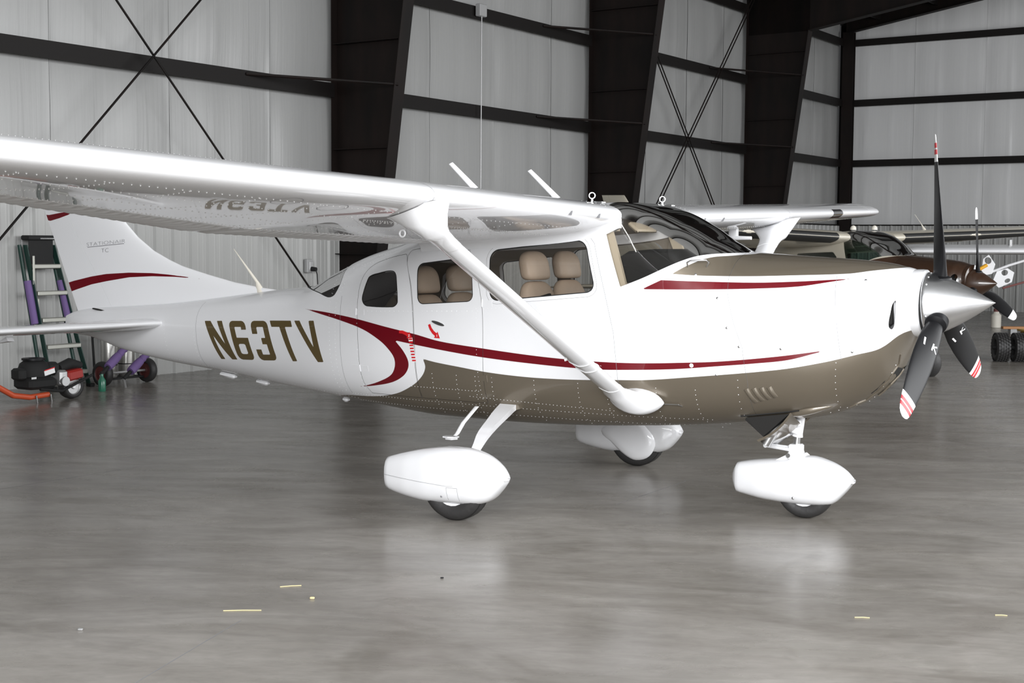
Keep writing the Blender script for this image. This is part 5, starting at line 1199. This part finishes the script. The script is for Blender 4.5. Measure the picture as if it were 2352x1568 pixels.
# ------------------------------------------------------------------ motor tug on one wheel
tg = hang(empty('aircraft_tug')); tg.location = hrot((-7.12, 1.42, 0)); props(tg, 'orange towbar tug with a black engine and one fat wheel, below the tail', 'tug')
e = MB(); e.lathe([(.0, .001), (0, .13), (.03, .16), (.10, .165), (.13, .15), (.16, .14), (.19, .10), (.20, .001)], (0, -.22, .24), 'z', 24); e.box((.02, -.22, .20), (.30, .34, .12), None, .03); e.box((.0, -.40, .30), (.16, .10, .12), None, .02); e.box((.0, -.01, .33), (.14, .16, .14), None, .03); e.build('engine', 'blackflat', tg)
e = MB(); e.lathe([(0, .12), (.02, .12), (.02, .05)], (0, -.22, .435), 'z', 24); e.build('recoil_cover', 'black', tg)
s = MB(); s.box((.165, -.15, .315), (.006, .13, .05), rotm('X', .2)); s.build('engine_sticker', 'sign_white', tg, 0); s = MB(); s.box((.165, -.15, .345), (.007, .13, .010), rotm('X', .2)); s.build('sticker_band', 'tape_red', tg, 0)
s = MB(); s.box((.172, -.35, .265), (.004, .06, .02)); s.build('name_plate', 'castalu', tg, 0)
e = MB(); e.box((.06, .06, .235), (.16, .10, .16), None, .02); e.lathe([(-.06, .05), (.06, .05)], (.1, .06, .20), 'x', 16, True); e.build('gear_case', 'castalu', tg)
e = MB(); e.box((.05, .22, .255), (.17, .20, .11), rotm('X', .12), .02); e.build('gearbox_cover', 'redpaint', tg)
e = MB(); e.tube([(.02, .08, .33), (.02, .22, .37), (.02, .36, .34)], [.05, .06, .04], 12); e.build('fuel_tank', 'blackflat', tg)
t, h = MB(), MB(); wheel(t, h, (.06, .20, .135), .135, .13, 'x', .66); tw = t.build('tyre', 'rubber', tg, 50); h.build('wheel_hub', 'castalu', tw)
b_ = MB(); b_.tube([(.1, -1.2, .40), (.1, -.85, .27), (.1, -.55, .10), (.1, -.35, .065), (.1, -.12, .075)], .030, 10); b_.build('towbar', 'orange', tg)
for y in (-.30, -.12):
    k = MB(); k.tube([(.14, y, .08), (.14, y+.012, .001)], .009, 8); k.build('tow_pin', 'steel', tg)
b_ = MB(); b_.tube([(.14, -.25, .14), (.14, .02, .10), (.14, .42, .24)], .016, 8); b_.build('frame_rail', 'blackflat', tg)

# ------------------------------------------------------------------ two cylinders on a two wheeled cart, foam wrapped tow bars, bottle
ct = hang(empty('cylinder_cart')); ct.location = hrot((-7.78, 2.95, 0)); props(ct, 'two-wheeled cart with red-rimmed tyres below the tailcone', 'cart')
for y in (-.33, .33):
    t, h = MB(), MB(); wheel(t, h, (.04, y, .145), .145, .09, 'y', .62); tw = t.build('tyre', 'rubber', ct, 50); h.build('rim', 'redhub', tw)
a = MB(); a.tube([(.04, -.33, .145), (.04, .33, .145)], .014, 8); a.build('axle', 'castalu', ct)
a = MB(); a.box((-.12, .05, .07), (.30, .50, .02), None, .004); a.tube([(-.25, -.2, .07), (-.30, -.2, .75)], .014, 8); a.tube([(-.25, .28, .07), (-.30, .28, .75)], .014, 8); a.tube([(-.285, -.2, .55), (-.285, .28, .55)], .012, 8); a.build('frame', 'blackflat', ct)
def cyl(y, lab, h=.62):
    r = hang(empty('gas_cylinder')); r.location = hrot((-7.90, 2.97+y, .081)); props(r, lab, 'cylinder')
    k = MB(); k.lathe([(0, .001), (.0, .085), (.02, .095), (h-.12, .095), (h-.05, .075), (h, .03), (h+.03, .028), (h+.03, .001)], (0, 0, 0), 'z', 28); k.build('body', 'cyl', r)
    k = MB(); k.lathe([(0, .0965), (.012, .0965)], (0, 0, .14), 'z', 28); k.build('strap', 'blackflat', r); k = MB(); k.tube([(0, 0, h+.03), (0, 0, h+.08)], .018, 10); k.build('valve', 'castalu', r)
cyl(-.12, 'silver gas cylinder on the cart, the one nearer the ladder'); cyl(.14, 'silver gas cylinder on the cart, the one next to the right wheel')
for lab, p, q in (('purple foam wrapped towbar leaning up from beside the tug, the left one', (-7.52, 2.48, .22), (-7.62, 2.93, .50)), ('purple foam wrapped towbar in front of the red-rimmed cart wheel', (-7.42, 2.72, .16), (-7.50, 3.15, .42))):
    r = hang(empty('towbar')); r.location = hrot((p[0], p[1], 0)); props(r, lab, 'towbar', 'foam wrapped towbars'); p0 = Vector((0, 0, p[2])); q0 = Vector((q[0]-p[0], q[1]-p[1], q[2]))
    k = MB(); k.tube([p0-(q0-p0)*.2, p0+(q0-p0)*1.3], .022, 10); k.build('bar', 'blackflat', r)
    k = MB(); k.tube([p0.lerp(q0, t) for t in np.linspace(.08, .5, 6)], [.046, .052, .050, .052, .050, .046], 14); k.build('foam_sleeve', 'purple', r)
    k = MB(); k.tube([p0.lerp(q0, t) for t in np.linspace(.52, 1.1, 9)], [.036, .045, .034, .046, .036, .045, .034, .044, .036], 12); k.build('wrapped_sleeve', 'purple', r)
    k = MB(); k.tube([p0-(q0-p0)*.2, (p0.x-.02, p0.y-.03, .001)], .016, 8); k.build('foot', 'castalu', r)
bo = hang(empty('bottle')); bo.location = hrot((-7.35, 2.28, 0)); props(bo, 'green bottle standing on the floor between the tug and the cart', 'bottle')
k = MB(); k.lathe([(0, .001), (0, .038), (.01, .042), (.12, .042), (.16, .018), (.20, .016), (.20, .001)], (0, 0, 0), 'z', 20); k.build('body', 'bottlegreen', bo); k = MB(); k.lathe([(.195, .018), (.22, .018), (.22, .001)], (0, 0, 0), 'z', 16); k.build('cap', 'blackflat', bo)

# ------------------------------------------------------------------ things at the right, past the propeller
yc = empty('tow_cart', (.30, 13.05, 0), math.radians(28), 'low yellow tow cart on chunky dual tyres at the right edge', 'cart')
for i, x in enumerate((-.28, -.02)):
    t, h = MB(), MB(); wheel(t, h, (x, -.30, .205), .205, .19, 'x', .55)
    for r_ in range(5):
        for k in range(26):
            a = 2*PI*(k+.5*(r_ % 2))/26; t.box((x+(r_-2)*.036, -.30+.207*math.cos(a), .205+.207*math.sin(a)), (.026, .016, .034), rotm('X', a) if False else Matrix.Rotation(a, 3, 'X'))
    tw = t.build('tyre', 'rubber', yc, 40); h.build('wheel_hub', 'blackflat', tw)
a = MB(); a.box((.75, -.15, .27), (1.25, .75, .30), None, .03); a.build('body', 'yellow', yc); a = MB(); a.box((.75, -.15, .43), (1.30, .80, .03), None, .008); a.build('deck', 'yellow', yc); a = MB(); a.tube([(-.40, -.30, .205), (.2, -.30, .205)], .025, 8); a.build('axle', 'blackflat', yc)
for y in (-.45, .15):
    t, h = MB(), MB(); wheel(t, h, (1.1, y, .13), .13, .09); tw = t.build('caster_tyre', 'rubber', yc, 50); h.build('wheel_hub', 'castalu', tw)
rc = empty('workbench', (-.55, 23.4, 0), math.radians(30), 'rusty red bench standing by the far wall, under the black propeller blade', 'bench')
a = MB(); a.box((0, 0, .66), (.95, .5, .16), None, .02); a.build('top', 'rust', rc)
for x in (-.4, .4):
    for y in (-.2, .2):
        a = MB(); a.box((x, y, .29), (.06, .06, .58)); a.build('leg', 'tinrib', rc, 0)
a = MB(); a.box((.0, 0, .15), (.9, .45, .03)); a.build('shelf', 'tinrib', rc, 0)
cn = empty('canister', (-1.72, 21.1, 0), 0, 'white canister standing on the floor beside the rusty bench', 'canister')
a = MB(); a.lathe([(0, .001), (0, .09), (.01, .1), (.26, .1), (.30, .06), (.34, .05), (.34, .001)], (0, 0, 0), 'z', 20); a.build('body', 'cream2', cn); a = MB(); a.lathe([(.33, .055), (.39, .055), (.39, .001)], (0, 0, 0), 'z', 16); a.build('cap', 'rust', cn)
ob = empty('plank', (-.55, 19.6, 0), math.radians(30), 'orange wooden plank lying on two blocks near the far wall', 'plank')
a = MB(); a.box((0, 0, .115), (1.5, .14, .05), None, .006); a.build('board', 'orangewood', ob)
for x in (-.55, .55): a = MB(); a.box((x, 0, .045), (.12, .16, .09)); a.build('block', 'tinrib', ob, 0)

# ------------------------------------------------------------------ straws and crumbs on the floor
def straw(p, q, lab, r=.0022):
    p, q = Vector((*p, r)), Vector((*q, r)); k = MB(); m_ = (p+q)/2+Vector((0, .006, 0)); k.tube([p, m_, q], r, 6); o = k.build('straw', 'straw', None); props(o, lab, 'straw', 'straws on the floor')
straw((.271, -3.564), (.411, -3.464), 'longest dry straw, lying straight on the floor at lower left')
straw((.196, -3.089), (.266, -3.012), 'short bent dry straw behind the longest one')
straw((2.74, -2.10), (2.80, -2.07), 'small straw on the floor right of the nose wheel reflection')
straw((3.27, -1.71), (3.32, -1.69), 'pale straw on the floor at the lower right')
def crumb(p, lab, s=.012, m_='straw'):
    k = MB(); k.box((p[0], p[1], s*.35), (s*1.6, s, s*.7), rotm('Z', .5), s*.2); o = k.build('crumb', m_, None); props(o, lab, 'crumb')
crumb((.471, -3.176), 'yellow crumb right of the two straws on the floor', .014)
crumb((.759, -2.513), 'dark crumb on the floor near the main wheel reflection', .010, 'blackflat')
crumb((-.028, -4.129), 'grey pebble on the floor at the lower left', .014, 'castalu')
